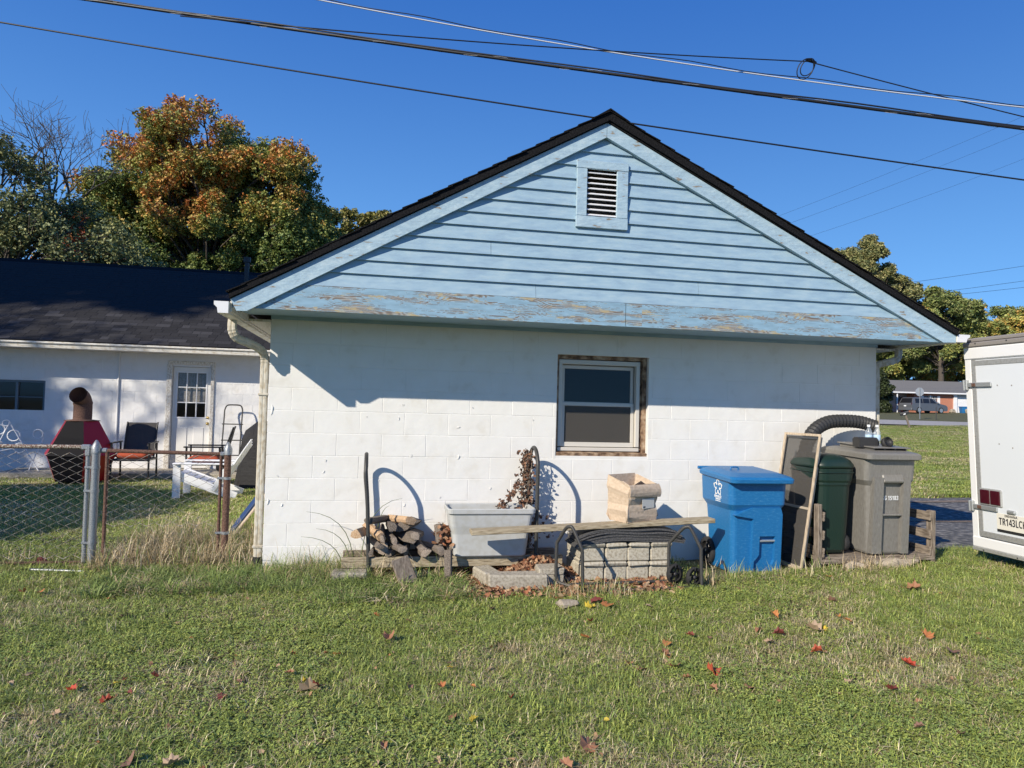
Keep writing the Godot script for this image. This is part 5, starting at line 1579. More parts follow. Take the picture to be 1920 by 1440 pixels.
func van():
	var v := thing("minivan", "grey minivan parked before the ranch house", "van", Vector3(61.6, 2.12, -62.1), 0.10)
	var s := begin()
	var side := [Vector2(-2.50, 0.45), Vector2(-2.55, 0.9), Vector2(-2.48, 1.08), Vector2(1.55, 1.06), Vector2(2.3, 0.92), Vector2(2.5, 0.72), Vector2(2.52, 0.38), Vector2(2.35, 0.26), Vector2(-2.35, 0.28)]
	prism(s, side, -0.95, 0.95)
	part(v, "lower_body", done(s), M.van_paint)
	s = begin()
	var b0 := [Vector3(-2.46, 1.07, -0.92), Vector3(1.55, 1.05, -0.92), Vector3(1.55, 1.05, 0.92), Vector3(-2.46, 1.07, 0.92)]
	hexa(s, b0 + [Vector3(-2.22, 1.66, -0.76), Vector3(0.35, 1.70, -0.76), Vector3(0.35, 1.70, 0.76), Vector3(-2.22, 1.66, 0.76)])
	part(v, "cabin", done(s), M.van_paint)
	s = begin()
	hexa(s, [Vector3(-2.3, 1.655, -0.74), Vector3(0.3, 1.695, -0.74), Vector3(0.3, 1.695, 0.74), Vector3(-2.3, 1.655, 0.74), Vector3(-2.1, 1.74, -0.62), Vector3(0.0, 1.77, -0.62), Vector3(0.0, 1.77, 0.62), Vector3(-2.1, 1.74, 0.62)])
	part(v, "roof", done(s), M.van_paint)
	for q in [[-2.05, -1.02], [-0.95, -0.05], [0.05, 0.95]]:
		s = begin()
		var x0: float = q[0]
		var x1: float = q[1]
		var cut := 0.55 if x1 > 0.5 else 0.0
		hexa(s, [Vector3(x0, 1.12, 0.895), Vector3(x1, 1.12, 0.895), Vector3(x1, 1.12, 0.93), Vector3(x0, 1.12, 0.93), Vector3(x0 + 0.05, 1.60, 0.77), Vector3(x1 - cut, 1.60, 0.77), Vector3(x1 - cut, 1.60, 0.80), Vector3(x0 + 0.05, 1.60, 0.80)])
		part(v, "side_window", done(s), M.black_gloss)
	s = begin()
	hexa(s, [Vector3(-2.46, 1.12, -0.8), Vector3(-2.44, 1.12, -0.8), Vector3(-2.44, 1.12, 0.8), Vector3(-2.47, 1.12, 0.8), Vector3(-2.27, 1.6, -0.66), Vector3(-2.2, 1.6, -0.66), Vector3(-2.2, 1.6, 0.66), Vector3(-2.28, 1.6, 0.66)])
	part(v, "rear_window", done(s), M.black_gloss)
	for sg in [-1, 1]:
		part(v, "tail_lamp", bbox(Vector3(0.16, 0.26, 0.12), 0.03), M.lamp_red, Vector3(-2.47, 0.98, sg * 0.86))
		part(v, "mirror", bbox(Vector3(0.12, 0.15, 0.2), 0.03), M.van_paint, Vector3(1.0, 1.15, sg * 1.05))
		for x in [-1.55, 1.55]:
			var w := part(v, "wheel", tube_mesh([Vector3(x, 0.34, sg * 0.98), Vector3(x, 0.34, sg * 0.76)], 0.34, 20), M.rubber)
			part(w, "rim", tube_mesh([Vector3(x, 0.34, sg * 0.995), Vector3(x, 0.34, sg * 0.9)], 0.23, 16), M.zinc)
	part(v, "number_plate", bbox(Vector3(0.02, 0.13, 0.3), 0.003), M.print_white, Vector3(-2.55, 0.78, 0))
	part(v, "rear_bumper", bbox(Vector3(0.14, 0.3, 1.8), 0.05), M.van_paint, Vector3(-2.5, 0.42, 0))

# ---------------------------------------------------------------- trees
func leaf_card() -> ArrayMesh:
	if not shapes.has("leaf_card"):
		var s := begin()
		var r2 := RandomNumberGenerator.new()
		r2.seed = 11
		for k in 5:
			var B := Basis.from_euler(Vector3(r2.randf_range(-0.9, 0.9), TAU * k / 5.0 + r2.randf(), r2.randf_range(-0.7, 0.7)))
			var o := B * Vector3(0, 0, 0.45) + Vector3(0, r2.randf_range(-0.35, 0.35), 0)
			var q := [Vector3(0, 0, -0.5), Vector3(0.36, 0.07, -0.05), Vector3(0.0, -0.02, 0.55), Vector3(-0.36, 0.07, -0.05)]
			for t in [[0, 1, 2], [0, 2, 3]]:
				for i in t:
					s.add_vertex(o + B * q[i])
		shapes["leaf_card"] = done(s)
	return shapes["leaf_card"]

# base, trunk radius, crown lobes [centre, radii, clump count], leaf size, leaves per clump, palette function
func tree(called: String, label: String, base: Vector3, trunk_r: float, lobes: Array, leaf: float, per: int, pal: Callable, sd: int, group: String, clump_r := 0.9, fork := 0.35, twig := 1.0) -> Node3D:
	var o := thing(called, label, "tree", base, 0.0, group)
	var r := RandomNumberGenerator.new()
	r.seed = sd
	var topc: Vector3 = lobes[0][0]
	var h: float = topc.y
	var tp := []
	var tr := []
	for k in 9:
		var t := k / 8.0
		tp.append(Vector3(topc.x * t * t + r.randf_range(-0.1, 0.1) * t, h * t, topc.z * t * t + r.randf_range(-0.1, 0.1) * t))
		tr.append(trunk_r * (1.15 - 0.25 * minf(t * 6.0, 1.0)) * lerpf(1.0, 0.25, t))
	part(o, "trunk", tube_mesh(tp, tr, 10), M.bark)
	var s := begin()
	var data := PackedFloat32Array()
	for lobe in lobes:
		for k in int(lobe[2]):
			var d := Vector3(r.randfn(), r.randfn(), r.randfn()).normalized()
			var rad := pow(r.randf(), 0.28)
			var c: Vector3 = lobe[0] + d * rad * lobe[1]
			var t0 := clampf(fork + (c.y / h - fork) * r.randf_range(0.3, 0.7), fork * 0.8, 0.92)
			var i0 := t0 * 8.0
			var a: Vector3 = tp[int(i0)].lerp(tp[mini(int(i0) + 1, 8)], i0 - int(i0))
			var mid := a.lerp(c, 0.5) + Vector3(r.randf_range(-0.4, 0.4), r.randf_range(0.0, 0.5), r.randf_range(-0.4, 0.4)) * a.distance_to(c) * 0.25
			var br := trunk_r * r.randf_range(0.09, 0.17) * twig
			tube(s, curve([a, mid, c], 3), [br, br * 0.9, br * 0.8, br * 0.65, br * 0.5, br * 0.35, br * 0.18], 5, false)
			for q in 3:
				var e := c + Vector3(r.randfn(), r.randfn() * 0.7, r.randfn()).normalized() * clump_r * r.randf_range(0.6, 1.1)
				tube(s, [mid.lerp(c, 0.6), c.lerp(e, 0.5), e], [br * 0.4, br * 0.25, br * 0.1], 4, false)
			var cr := clump_r * r.randf_range(0.7, 1.25)
			var n := int(per * r.randf_range(0.6, 1.3))
			for q in n:
				var u := Vector3(r.randfn(), r.randfn(), r.randfn()).normalized()
				var off := u * cr * pow(r.randf(), 0.5) * Vector3(1.0, 0.72, 1.0)
				var p := c + off
				var col: Color = pal.call(p + base, r)
				put(data, Basis.from_euler(Vector3(r.randf_range(-1.1, 1.1), r.randf() * TAU, r.randf_range(-0.6, 0.6))).scaled(Vector3.ONE * leaf * r.randf_range(0.65, 1.3)), p, col)
	var b := part(o, "branch", done(s), M.bark)
	b.set_meta("kind", "stuff")
	if data.size() > 0:
		scatter(o, "crown", leaf_card(), M.leaf, data)
	return o

func pick(r: RandomNumberGenerator, cols: Array) -> Color:
	var c: Color = cols[r.randi() % cols.size()]
	var v := r.randf_range(0.75, 1.25)
	return Color(c.r * v, c.g * v, c.b * v)

# a leafless tree: every fork splits in two or three
func bare_tree(label: String, base: Vector3, h: float, sd: int, thick := 1.0):
	var o := thing("bare_tree", label, "tree", base, 0.0, "")
	var r := RandomNumberGenerator.new()
	r.seed = sd
	part(o, "trunk", tube_mesh([Vector3(0, 0, 0), Vector3(0.1, h * 0.3, 0), Vector3(-0.05, h * 0.55, 0.05), Vector3(0.02, h * 0.70, 0)], [0.26 * thick, 0.22 * thick, 0.18 * thick, 0.15 * thick], 9), M.bark_grey)
	var s := begin()
	var todo := []
	for q in [[Vector3(-0.62, 1, 0.1), 0.13], [Vector3(-0.15, 1, -0.2), 0.12], [Vector3(0.35, 1, 0.2), 0.13], [Vector3(0.75, 0.75, -0.1), 0.10], [Vector3(-0.3, 0.9, 0.5), 0.09]]:
		todo.append([Vector3(0.02, h * 0.69, 0), q[0].normalized(), q[1] * 0.72 * thick, h * 0.115, 0])
	while todo.size() > 0:
		var q: Array = todo.pop_back()
		var a: Vector3 = q[0]
		var d: Vector3 = q[1]
		var rad: float = q[2]
		var ln: float = q[3]
		var pts := [a]
		var rs := [rad]
		for k in 3:
			d = (d + Vector3(r.randf_range(-0.25, 0.25), r.randf_range(-0.08, 0.22), r.randf_range(-0.25, 0.25))).normalized()
			a = a + d * ln / 3.0
			pts.append(a)
			rs.append(rad * (1.0 - 0.12 * (k + 1)))
		tube(s, pts, rs, 5 if rad > 0.03 else 4, false)
		if q[4] < 5:
			for k in (2 if r.randf() < 0.7 else 3):
				var nd := (d + Vector3(r.randfn(), r.randfn() * 0.5, r.randfn()) * 0.55).normalized()
				todo.append([a, nd, maxf(rad * r.randf_range(0.5, 0.68), 0.006), ln * r.randf_range(0.62, 0.95), q[4] + 1])
	var b := part(o, "branch", done(s), M.bark_grey)
	b.set_meta("kind", "stuff")

func trees():
	var hue := FastNoiseLite.new()
	hue.seed = 12
	hue.frequency = 0.22
	var maple := func(p: Vector3, r: RandomNumberGenerator) -> Color:
		var t := hue.get_noise_3dv(p) * 1.3 + (p.y - 10.7) * 0.17 + (-5.5 - p.x) * 0.03 + r.randf_range(-0.3, 0.3)
		if t > 0.12:
			return pick(r, [Color(0.56, 0.19, 0.045), Color(0.56, 0.27, 0.06), Color(0.50, 0.28, 0.07), Color(0.44, 0.25, 0.08)])
		if t > -0.25:
			return pick(r, [Color(0.36, 0.31, 0.06), Color(0.27, 0.29, 0.06), Color(0.42, 0.31, 0.075)])
		return pick(r, [Color(0.11, 0.165, 0.04), Color(0.15, 0.20, 0.045), Color(0.20, 0.235, 0.055)])
	tree("maple_tree", "large orange and green maple tree rising behind the dark roof", Vector3(-5.6, 0.1, -23.0), 0.42, [[Vector3(-0.7, 11.0, 0), Vector3(2.2, 2.3, 2.6), 62], [Vector3(1.7, 9.7, 0), Vector3(2.3, 2.2, 2.6), 62], [Vector3(-2.7, 9.0, 0), Vector3(2.1, 2.3, 2.4), 56], [Vector3(2.8, 7.6, 0.3), Vector3(1.9, 2.3, 2.4), 56], [Vector3(-4.1, 7.0, 0), Vector3(1.9, 1.9, 2.2), 50], [Vector3(0, 8.4, 0), Vector3(3.9, 3.6, 3.0), 120], [Vector3(-0.5, 5.4, 0), Vector3(4.6, 1.2, 3.4), 60]], 0.10, 225, maple, 6, "", 0.70, 0.3)
	var sil := func(_p: Vector3, r: RandomNumberGenerator) -> Color:
		return pick(r, [Color(0.15, 0.18, 0.07), Color(0.22, 0.25, 0.11), Color(0.28, 0.28, 0.10), Color(0.11, 0.14, 0.055)])
	tree("thin_green_tree", "thin pale green tree beside the bare tree behind the roof", Vector3(-10.2, 0.1, -15.9), 0.22, [[Vector3(-0.2, 6.7, 0), Vector3(2.1, 2.7, 2.0), 52], [Vector3(1.9, 5.9, 0), Vector3(1.7, 1.7, 1.6), 36], [Vector3(3.6, 5.0, 0), Vector3(1.4, 1.0, 1.2), 20]], 0.085, 110, sil, 9, "", 0.62, 0.25, 1.9)
	var red := func(_p: Vector3, r: RandomNumberGenerator) -> Color:
		return pick(r, [Color(0.45, 0.09, 0.03), Color(0.38, 0.07, 0.03), Color(0.30, 0.12, 0.03)])
	tree("red_sapling", "slim bright red leaved tree between bare tree and maple", Vector3(-9.6, 0.1, -20.2), 0.12, [[Vector3(0.2, 6.4, 0), Vector3(0.8, 1.6, 0.8), 9]], 0.13, 110, red, 14, "", 0.5, 0.3)
	bare_tree("leafless dead tree with forked grey branches beside the maple", Vector3(-9.2, 0.1, -17.6), 9.3, 21, 0.8)
	var yel := func(_p: Vector3, r: RandomNumberGenerator) -> Color:
		return pick(r, [Color(0.26, 0.24, 0.06), Color(0.20, 0.21, 0.06), Color(0.32, 0.27, 0.09), Color(0.15, 0.16, 0.05)])
	tree("yellow_green_tree", "tall yellow green tree showing above the roof slope, the nearer to the maple", Vector3(-2.2, 0.5, -44.6), 0.4, [[Vector3(0.0, 12.3, 0), Vector3(1.5, 2.9, 1.5), 34]], 0.24, 90, yel, 31, "", 0.6)
	tree("yellow_green_tree", "tall yellow green tree showing above the roof slope, beside the gable", Vector3(1.4, 0.5, -44.0), 0.4, [[Vector3(-0.6, 12.2, 0), Vector3(1.6, 2.9, 1.6), 34]], 0.24, 90, yel, 33, "", 0.6)
	var fall := func(p: Vector3, r: RandomNumberGenerator) -> Color:
		var t := hue.get_noise_3d(p.x * 0.35, p.y * 0.35, p.z * 0.35) * 1.8 + r.randf_range(-0.4, 0.4)
		if t > 0.42:
			return pick(r, [Color(0.55, 0.34, 0.09), Color(0.52, 0.41, 0.11)])
		if t > -0.1:
			return pick(r, [Color(0.40, 0.39, 0.10), Color(0.31, 0.34, 0.09), Color(0.25, 0.29, 0.085)])
		return pick(r, [Color(0.13, 0.18, 0.055), Color(0.19, 0.23, 0.065), Color(0.23, 0.245, 0.085)])
	var far := "autumn trees beyond the ranch house"
	tree("silver_maple", "tall grey green tree rising highest beyond the right roof slope", Vector3(66.6, 2.6, -76.8), 0.7, [[Vector3(-2.0, 18.6, 0), Vector3(4.2, 4.8, 3.6), 56], [Vector3(3.2, 14.8, 0), Vector3(4.0, 4.4, 3.6), 56], [Vector3(5.6, 11.0, 0), Vector3(2.6, 3.4, 2.6), 28]], 0.28, 210, sil_yel(), 41, "", 0.95)
	tree("street_tree", "green tree left of the orange tree beyond the ranch house", Vector3(73.0, 2.6, -72.0), 0.5, [[Vector3(0, 12.4, 0), Vector3(4.6, 3.6, 4.0), 56], [Vector3(0, 8.0, 0), Vector3(5.0, 3.0, 4.0), 40]], 0.30, 150, fall, 43, far, 1.05)
	tree("street_tree", "yellow green tree above the trailer roof", Vector3(86.0, 3.0, -75.5), 0.5, [[Vector3(0, 10.8, 0), Vector3(5.2, 3.6, 4.0), 60], [Vector3(0, 6.8, 0), Vector3(5.4, 3.0, 4.0), 44]], 0.30, 150, fall, 45, far, 1.05)
	tree("street_tree", "green and yellow tree right behind the ranch house roof", Vector3(75.0, 2.6, -80.0), 0.5, [[Vector3(0, 7.4, 0), Vector3(5.6, 4.2, 4.0), 74], [Vector3(-6.5, 6.0, 0), Vector3(4.0, 3.4, 3.0), 50]], 0.30, 150, fall, 47, far, 1.05)
	tree("street_tree", "green tree behind the far end of the ranch house", Vector3(84.0, 2.8, -83.0), 0.5, [[Vector3(0, 8.0, 0), Vector3(5.6, 4.6, 4.0), 74], [Vector3(6.5, 6.5, 2.0), Vector3(4.5, 3.6, 3.0), 50]], 0.30, 150, fall, 48, far, 1.05)
	tree("street_tree", "low wide tree behind the evergreen shrub", Vector3(64.0, 2.6, -78.0), 0.4, [[Vector3(0, 6.6, 0), Vector3(4.6, 3.6, 3.5), 56]], 0.30, 150, fall, 52, far, 1.05)
	tree("street_tree", "yellow tree at the far right above the trailer", Vector3(98.0, 3.2, -76.0), 0.5, [[Vector3(0, 10.4, 0), Vector3(5.6, 4.0, 4.0), 60], [Vector3(0, 6.4, 0), Vector3(6.0, 3.4, 4.0), 44]], 0.30, 150, fall, 54, far, 1.05)
	# clipped evergreen
	var ev := func(_p: Vector3, r: RandomNumberGenerator) -> Color:
		return pick(r, [Color(0.035, 0.055, 0.018), Color(0.055, 0.075, 0.022), Color(0.045, 0.06, 0.03)])
	tree("evergreen_shrub", "tall dark evergreen shrub at the corner of the ranch house", Vector3(57.6, 2.0, -64.2), 0.2, [[Vector3(0, 2.0, 0), Vector3(1.3, 2.2, 1.3), 60], [Vector3(0, 3.6, 0), Vector3(0.6, 1.4, 0.6), 20]], 0.22, 120, ev, 61, "", 0.45, 0.1)
	# two trees outside the picture whose shade lies on the yard, the house wall and its roof
	tree("yard_tree", "broad maple out of view left, shading the yard", Vector3(-15.7, 0.0, 6.0), 0.35, [[Vector3(0.4, 6.2, 0), Vector3(3.0, 2.9, 3.0), 90]], 0.28, 190, maple, 71, "", 0.9)
	tree("tall_yard_tree", "tall maple out of view left, shading the house roof", Vector3(-23.8, 0.0, 3.0), 0.5, [[Vector3(1.2, 17.4, 0), Vector3(2.9, 2.1, 2.0), 52], [Vector3(-3.2, 16.2, 0), Vector3(2.8, 2.6, 2.0), 40]], 0.24, 120, maple, 73, "", 0.85)
	bare_tree("leafless tree out of view left, its branches shading the house wall", Vector3(-18.0, 0.0, 2.0), 12.0, 27, 2.0)
	tree("sparse_yard_tree", "sparse half bare tree out of view left, dappling the house wall", Vector3(-18.9, 0.0, 1.4), 0.25, [[Vector3(0.2, 10.2, 0), Vector3(1.7, 1.3, 1.2), 17]], 0.22, 60, maple, 78, "", 0.5, 0.4, 1.4)

func sil_yel() -> Callable:
	return func(_p: Vector3, r: RandomNumberGenerator) -> Color:
		return pick(r, [Color(0.20, 0.22, 0.085), Color(0.28, 0.28, 0.11), Color(0.13, 0.155, 0.065), Color(0.36, 0.32, 0.13)])

# ---------------------------------------------------------------- overhead cables
func span(a: Vector3, b: Vector3, sag: float, n := 24) -> Array:
	var r := []
	for i in n + 1:
		var t := float(i) / n
		r.append(a.lerp(b, t) - Vector3(0, 4.0 * sag * t * (1.0 - t), 0))
	return r

func beyond(a: Vector3, b: Vector3, e0: float, e1: float) -> Array:
	return [a + (a - b) * e0, b + (b - a) * e1]

func cables():
	var q := beyond(Vector3(-2.34, 6.61, -3.04), Vector3(8.12, 4.92, -0.06), 0.5, 0.6)
	var c := thing("cable_bundle", "thick black lashed cable bundle crossing the sky above the roof", "cable")
	var p := span(q[0], q[1], 0.10, 60)
	part(c, "cable", tube_mesh(p, 0.019, 8), M.cable_black)
	var p2 := []
	var p3 := []
	for i in p.size():
		p2.append(p[i] + Vector3(0, 0.03 + 0.008 * sin(i * 0.7), 0.006 * cos(i)))
		p3.append(p[i] + Vector3(0, sin(i * 1.9), cos(i * 1.9)) * 0.024)
	part(c, "messenger_wire", tube_mesh(p2, 0.009, 6), M.cable_black)
	part(c, "lashing_wire", tube_mesh(p3, 0.0018, 4), M.cable_white)
	q = beyond(Vector3(-5.58, 7.99, -6.68), Vector3(11.73, 5.74, -3.4), 0.3, 0.3)
	solo("single_cable", tube_mesh(span(q[0], q[1], 0.18, 40), 0.0135, 6), M.cable_black, "single dark cable passing behind the roof peak", "cable")
	# the pale service wires and their dark partner, with a coil hung where they are tied
	q = beyond(Vector3(1.03, 7.28, -3.39), Vector3(9.9, 6.18, -1.7), 0.4, 0.4)
	var w := thing("service_wires", "pale twisted service wires crossing the sky at the top", "cable")
	var a := span(q[0], q[1], 0.30, 60)
	part(w, "wire", tube_mesh(a, 0.009, 6), M.cable_white)
	var b := []
	for i in a.size():
		b.append(a[i] + Vector3(0, 0.035 + 0.012 * sin(i * 0.9), 0.02 * cos(i * 0.9)))
	part(w, "wire", tube_mesh(b, 0.0065, 6), M.cable_black)
	q = [Vector3(0.36, 6.33, -2.53), Vector3(6.86, 6.555, -2.28)]
	var t := thing("drop_cable", "thin black drop cable tied to the service wires with a hanging coil", "cable")
	part(t, "cable", tube_mesh(span(q[0] + (q[0] - q[1]) * 0.3, q[1], 0.06, 30), 0.008, 6), M.cable_black)
	part(t, "cable", tube_mesh(span(Vector3(6.86, 6.555, -2.28), Vector3(12.4, 5.35, -1.3), 0.03, 20), 0.008, 6), M.cable_black)
	for k in 2:
		var ring := []
		for i in 21:
			var an := TAU * i / 20.0
			ring.append(Vector3(6.84 - 0.035 * k, 6.46 - 0.03 * k, -2.26) + Vector3(cos(an) * (0.10 + 0.02 * k) + sin(an) * 0.03, sin(an) * (0.11 + 0.025 * k), 0.04 * sin(an)))
		part(t, "coil", tube_mesh(ring, 0.008, 5, false), M.cable_black)
	part(t, "tie", bbox(Vector3(0.16, 0.04, 0.04), 0.01, 0.006), M.cable_black, Vector3(6.9, 6.56, -2.27), Vector3(0, 0, -0.1))
	for e in [[Vector3(34.11, 18.77, -47.53), Vector3(54.7, 28.0, -43.2)], [Vector3(35.25, 18.25, -47.33), Vector3(54.74, 26.63, -43.25)], [Vector3(37.52, 17.39, -46.9), Vector3(54.82, 24.34, -43.3)]]:
		q = beyond(e[0], e[1], 0.35, 0.4)
		solo("power_line", tube_mesh(span(q[0], q[1], 0.5, 16), 0.008, 4), M.cable_black, "faint far power line slanting up to the right of the roof", "cable", Vector3.ZERO, Vector3.ZERO, "far slanting power lines")
	for e in [[Vector3(54.25, 15.36, -53.94), Vector3(64.15, 17.11, -51.95)], [Vector3(56.38, 14.35, -53.56), Vector3(64.19, 15.62, -52.0)], [Vector3(56.91, 13.99, -53.47), Vector3(64.22, 14.98, -52.02)]]:
		q = beyond(e[0], e[1], 0.6, 0.8)
		solo("street_wire", tube_mesh(span(q[0], q[1], 0.1, 8), 0.016, 4), M.cable_black, "thin far street wire above the trees beyond the trailer", "cable", Vector3.ZERO, Vector3.ZERO, "far street wires")

# ---------------------------------------------------------------- lawn
func blade(s: SurfaceTool, o: Vector3, dir: Vector3, h: float, w: float, lean: float):
	var side := Vector3(-dir.z, 0, dir.x) * w
	var a := o + Vector3(0, h * 0.55, 0) + dir * lean * h * 0.35
	var b := o + Vector3(0, h * (1.0 - lean * 0.35), 0) + dir * lean * h
	for v in [o - side, o + side, a + side * 0.75, o - side, a + side * 0.75, a - side * 0.75, a - side * 0.75, a + side * 0.75, b]:
		s.add_vertex(v)

func tuft(n: int, spread: float, h0: float, h1: float, w: float, l0: float, l1: float, sd: int) -> ArrayMesh:
	var r := RandomNumberGenerator.new()
	r.seed = sd
	var s := begin()
	for k in n:
		var a := r.randf() * TAU
		var d := Vector3(cos(a), 0, sin(a))
		var e := r.randf() * TAU
		blade(s, Vector3(cos(e), 0, sin(e)) * spread * sqrt(r.randf()), d, r.randf_range(h0, h1), w * r.randf_range(0.7, 1.3), r.randf_range(l0, l1))
	return done(s)

func clover(sd: int) -> ArrayMesh:
	var r := RandomNumberGenerator.new()
	r.seed = sd
	var s := begin()
	for k in 9:
		var a := r.randf() * TAU
		var o := Vector3(cos(a), 0, sin(a)) * 0.035 * sqrt(r.randf()) + Vector3(0, r.randf_range(0.016, 0.04), 0)
		for q in 3:
			var b := a + TAU * q / 3.0
			var d := Vector3(cos(b), r.randf_range(-0.3, 0.6), sin(b)) * 0.0065
			var e := Vector3(-sin(b), r.randf_range(-0.5, 0.5), cos(b)) * 0.0042
			for v in [o, o + d * 0.6 + e, o + d * 1.25, o, o + d * 1.25, o + d * 0.6 - e]:
				s.add_vertex(v)
	return done(s)

func lawn():
	var pn := FastNoiseLite.new()
	pn.seed = 4
	pn.frequency = 0.55
	pn.fractal_octaves = 4
	var fine := [tuft(11, 0.027, 0.02, 0.052, 0.0016, 0.3, 1.3, 1), tuft(10, 0.027, 0.016, 0.042, 0.0018, 0.6, 1.8, 2), clover(3), clover(4), tuft(8, 0.03, 0.03, 0.08, 0.0018, 0.4, 1.3, 5), tuft(5, 0.04, 0.03, 0.065, 0.0014, 2.0, 3.0, 6)]
	var lots := []
	for m in fine:
		lots.append(PackedFloat32Array())
	var greens := [Color(0.295, 0.355, 0.068), Color(0.215, 0.29, 0.058), Color(0.375, 0.415, 0.10), Color(0.245, 0.325, 0.085)]
	var drys := [Color(0.58, 0.49, 0.28), Color(0.48, 0.40, 0.22), Color(0.66, 0.57, 0.36), Color(0.36, 0.28, 0.16)]
	var r := RandomNumberGenerator.new()
	r.seed = 99
	var n := 0
	for k in 250000:
		# more tufts close to the lens
		var z := 4.6 - pow(r.randf(), 1.15) * 7.2
		var x := r.randf_range(-4.2, 8.6)
		if z > 1.0 and (absf(x - 1.6) > 3.9 + (4.6 - z) * 0.7):
			continue
		if z < 0.02 and x > -0.02 and x < 6.25:
			continue
		if z < 0.16 and x > 6.6 + 0.1 * pn.get_noise_1d(z * 9.0):
			continue
		if x > 0.6 and x < 4.0 and z < 1.12 + 0.12 * pn.get_noise_1d(x * 4.0) and r.randf() < 0.86:
			continue
		if x > 4.0 and x < 6.3 and z < 0.78:
			continue
		var g := pn.get_noise_2d(x, z) + 0.35 * pn.get_noise_2d(x * 5.0 + 30.0, z * 5.0)
		var dry := clampf(0.17 + g * 0.85 + 0.25 * exp(-pow((x - 4.4) / 0.9, 2) - pow((z - 1.2) / 0.5, 2)), 0.05, 0.8)
		var c: Color
		if r.randf() < dry:
			c = drys[r.randi() % 4]
		else:
			c = greens[r.randi() % 4]
		c = c * r.randf_range(0.5, 1.3)
		var which := r.randi() % 2
		var cl := pn.get_noise_2d(x * 0.8 + 77.0, z * 0.8)
		if r.randf() < clampf(0.10 + cl * 1.0, 0.02, 0.35):
			which = 2 + r.randi() % 2
			c = greens[r.randi() % 4] * r.randf_range(0.7, 1.2)
		elif r.randf() < 0.24:
			which = 4
		elif r.randf() < 0.05 + maxf(g, 0.0) * 0.2:
			which = 5
			c = drys[r.randi() % 4] * r.randf_range(0.8, 1.2)
		if g > 0.36 and r.randf() < 0.4:
			continue
		var sc := r.randf_range(0.75, 1.25) * (1.15 if z < 0.5 else 1.0)
		put(lots[which], Basis(Vector3.UP, r.randf() * TAU).scaled(Vector3(sc, sc, sc)), Vector3(x, ground(x, z) - 0.02 + 0.012 * nz.get_noise_2d(x * 1.3, z * 1.3), z), c)
		n += 1
	# dense growth in the yard and on the far lawn, in coarser tufts
	var coarse := tuft(16, 0.08, 0.04, 0.09, 0.005, 0.3, 1.0, 7)
	var cd := PackedFloat32Array()
	for k in 60000:
		var x: float
		var z: float
		if k < 22000:
			x = r.randf_range(-8.5, -0.05); z = r.randf_range(-7.5, -2.3)
		else:
			var t := pow(r.randf(), 1.7)
			z = lerpf(-3.8, -38.0, t); x = r.randf_range(7.5, 13.0) - z * r.randf_range(0.55, 1.05)
			if z > -3.78:
				continue
		var g := pn.get_noise_2d(x * 0.5, z * 0.5)
		var c: Color = greens[r.randi() % 4] if r.randf() > 0.25 + g * 0.6 else drys[r.randi() % 4]
		var sc := r.randf_range(0.8, 1.3) * (1.0 if k < 22000 else 1.3 - z * 0.03)
		put(cd, Basis(Vector3.UP, r.randf() * TAU).scaled(Vector3(sc, minf(sc, 1.5), sc)), Vector3(x, ground(x, z) - 0.03, z), c * r.randf_range(0.8, 1.25))
	var root := thing("lawn_grass", "short patchy green and straw coloured lawn before the garage", "grass")
	root.set_meta("kind", "stuff")
	for i in fine.size():
		scatter(root, "grass", fine[i], M.grass, lots[i])
	scatter(root, "grass", coarse, M.grass, cd)
	# tall weeds: along the fence, at the wall foot, round the rack
	var tall := [tuft(11, 0.07, 0.08, 0.30, 0.0026, 0.3, 1.7, 12), tuft(8, 0.06, 0.16, 0.48, 0.0024, 0.2, 1.3, 13), tuft(22, 0.06, 0.08, 0.18, 0.004, 0.5, 1.4, 14)]
	var td := [PackedFloat32Array(), PackedFloat32Array(), PackedFloat32Array()]
	var straw := [Color(0.56, 0.45, 0.28), Color(0.46, 0.35, 0.20), Color(0.64, 0.54, 0.36), Color(0.34, 0.26, 0.14)]
	var lush := [Color(0.20, 0.27, 0.06), Color(0.145, 0.215, 0.05), Color(0.26, 0.32, 0.09)]
	for q in [[430, -1.42, -0.05, -0.6, 0.0, 0.8, 0], [380, -1.38, -0.1, -2.1, -0.4, 0.62, 0], [130, -4.4, -1.5, -0.7, -0.2, 0.45, 0], [170, -1.4, -0.3, -1.3, -0.05, 0.85, 1], [760, -1.2, 0.8, 0.03, 0.85, 0.14, 2], [420, 0.6, 1.75, 0.5, 1.2, 0.15, 2], [130, -0.6, 1.7, 0.05, 0.8, 0.3, 0], [70, 0.3, 1.6, 0.08, 0.7, 0.35, 1], [70, 0.05, 0.9, 0.03, 0.3, 0.4, 1], [50, 0.55, 1.0, 0.2, 0.5, 0.5, 1], [170, -2.2, -0.5, 1.2, 1.75, 0.08, 0], [50, 2.3, 3.0, 1.0, 1.25, 0.4, 0], [110, 3.75, 5.9, 0.8, 1.05, 0.55, 0], [150, 6.2, 8.6, 0.15, 0.75, 0.1, 2], [40, 6.3, 6.9, 0.3, 0.8, 0.1, 1], [60, 2.0, 4.4, 3.5, 4.1, 0.15, 2], [40, -0.6, 0.3, 3.1, 3.6, 0.1, 2]]:
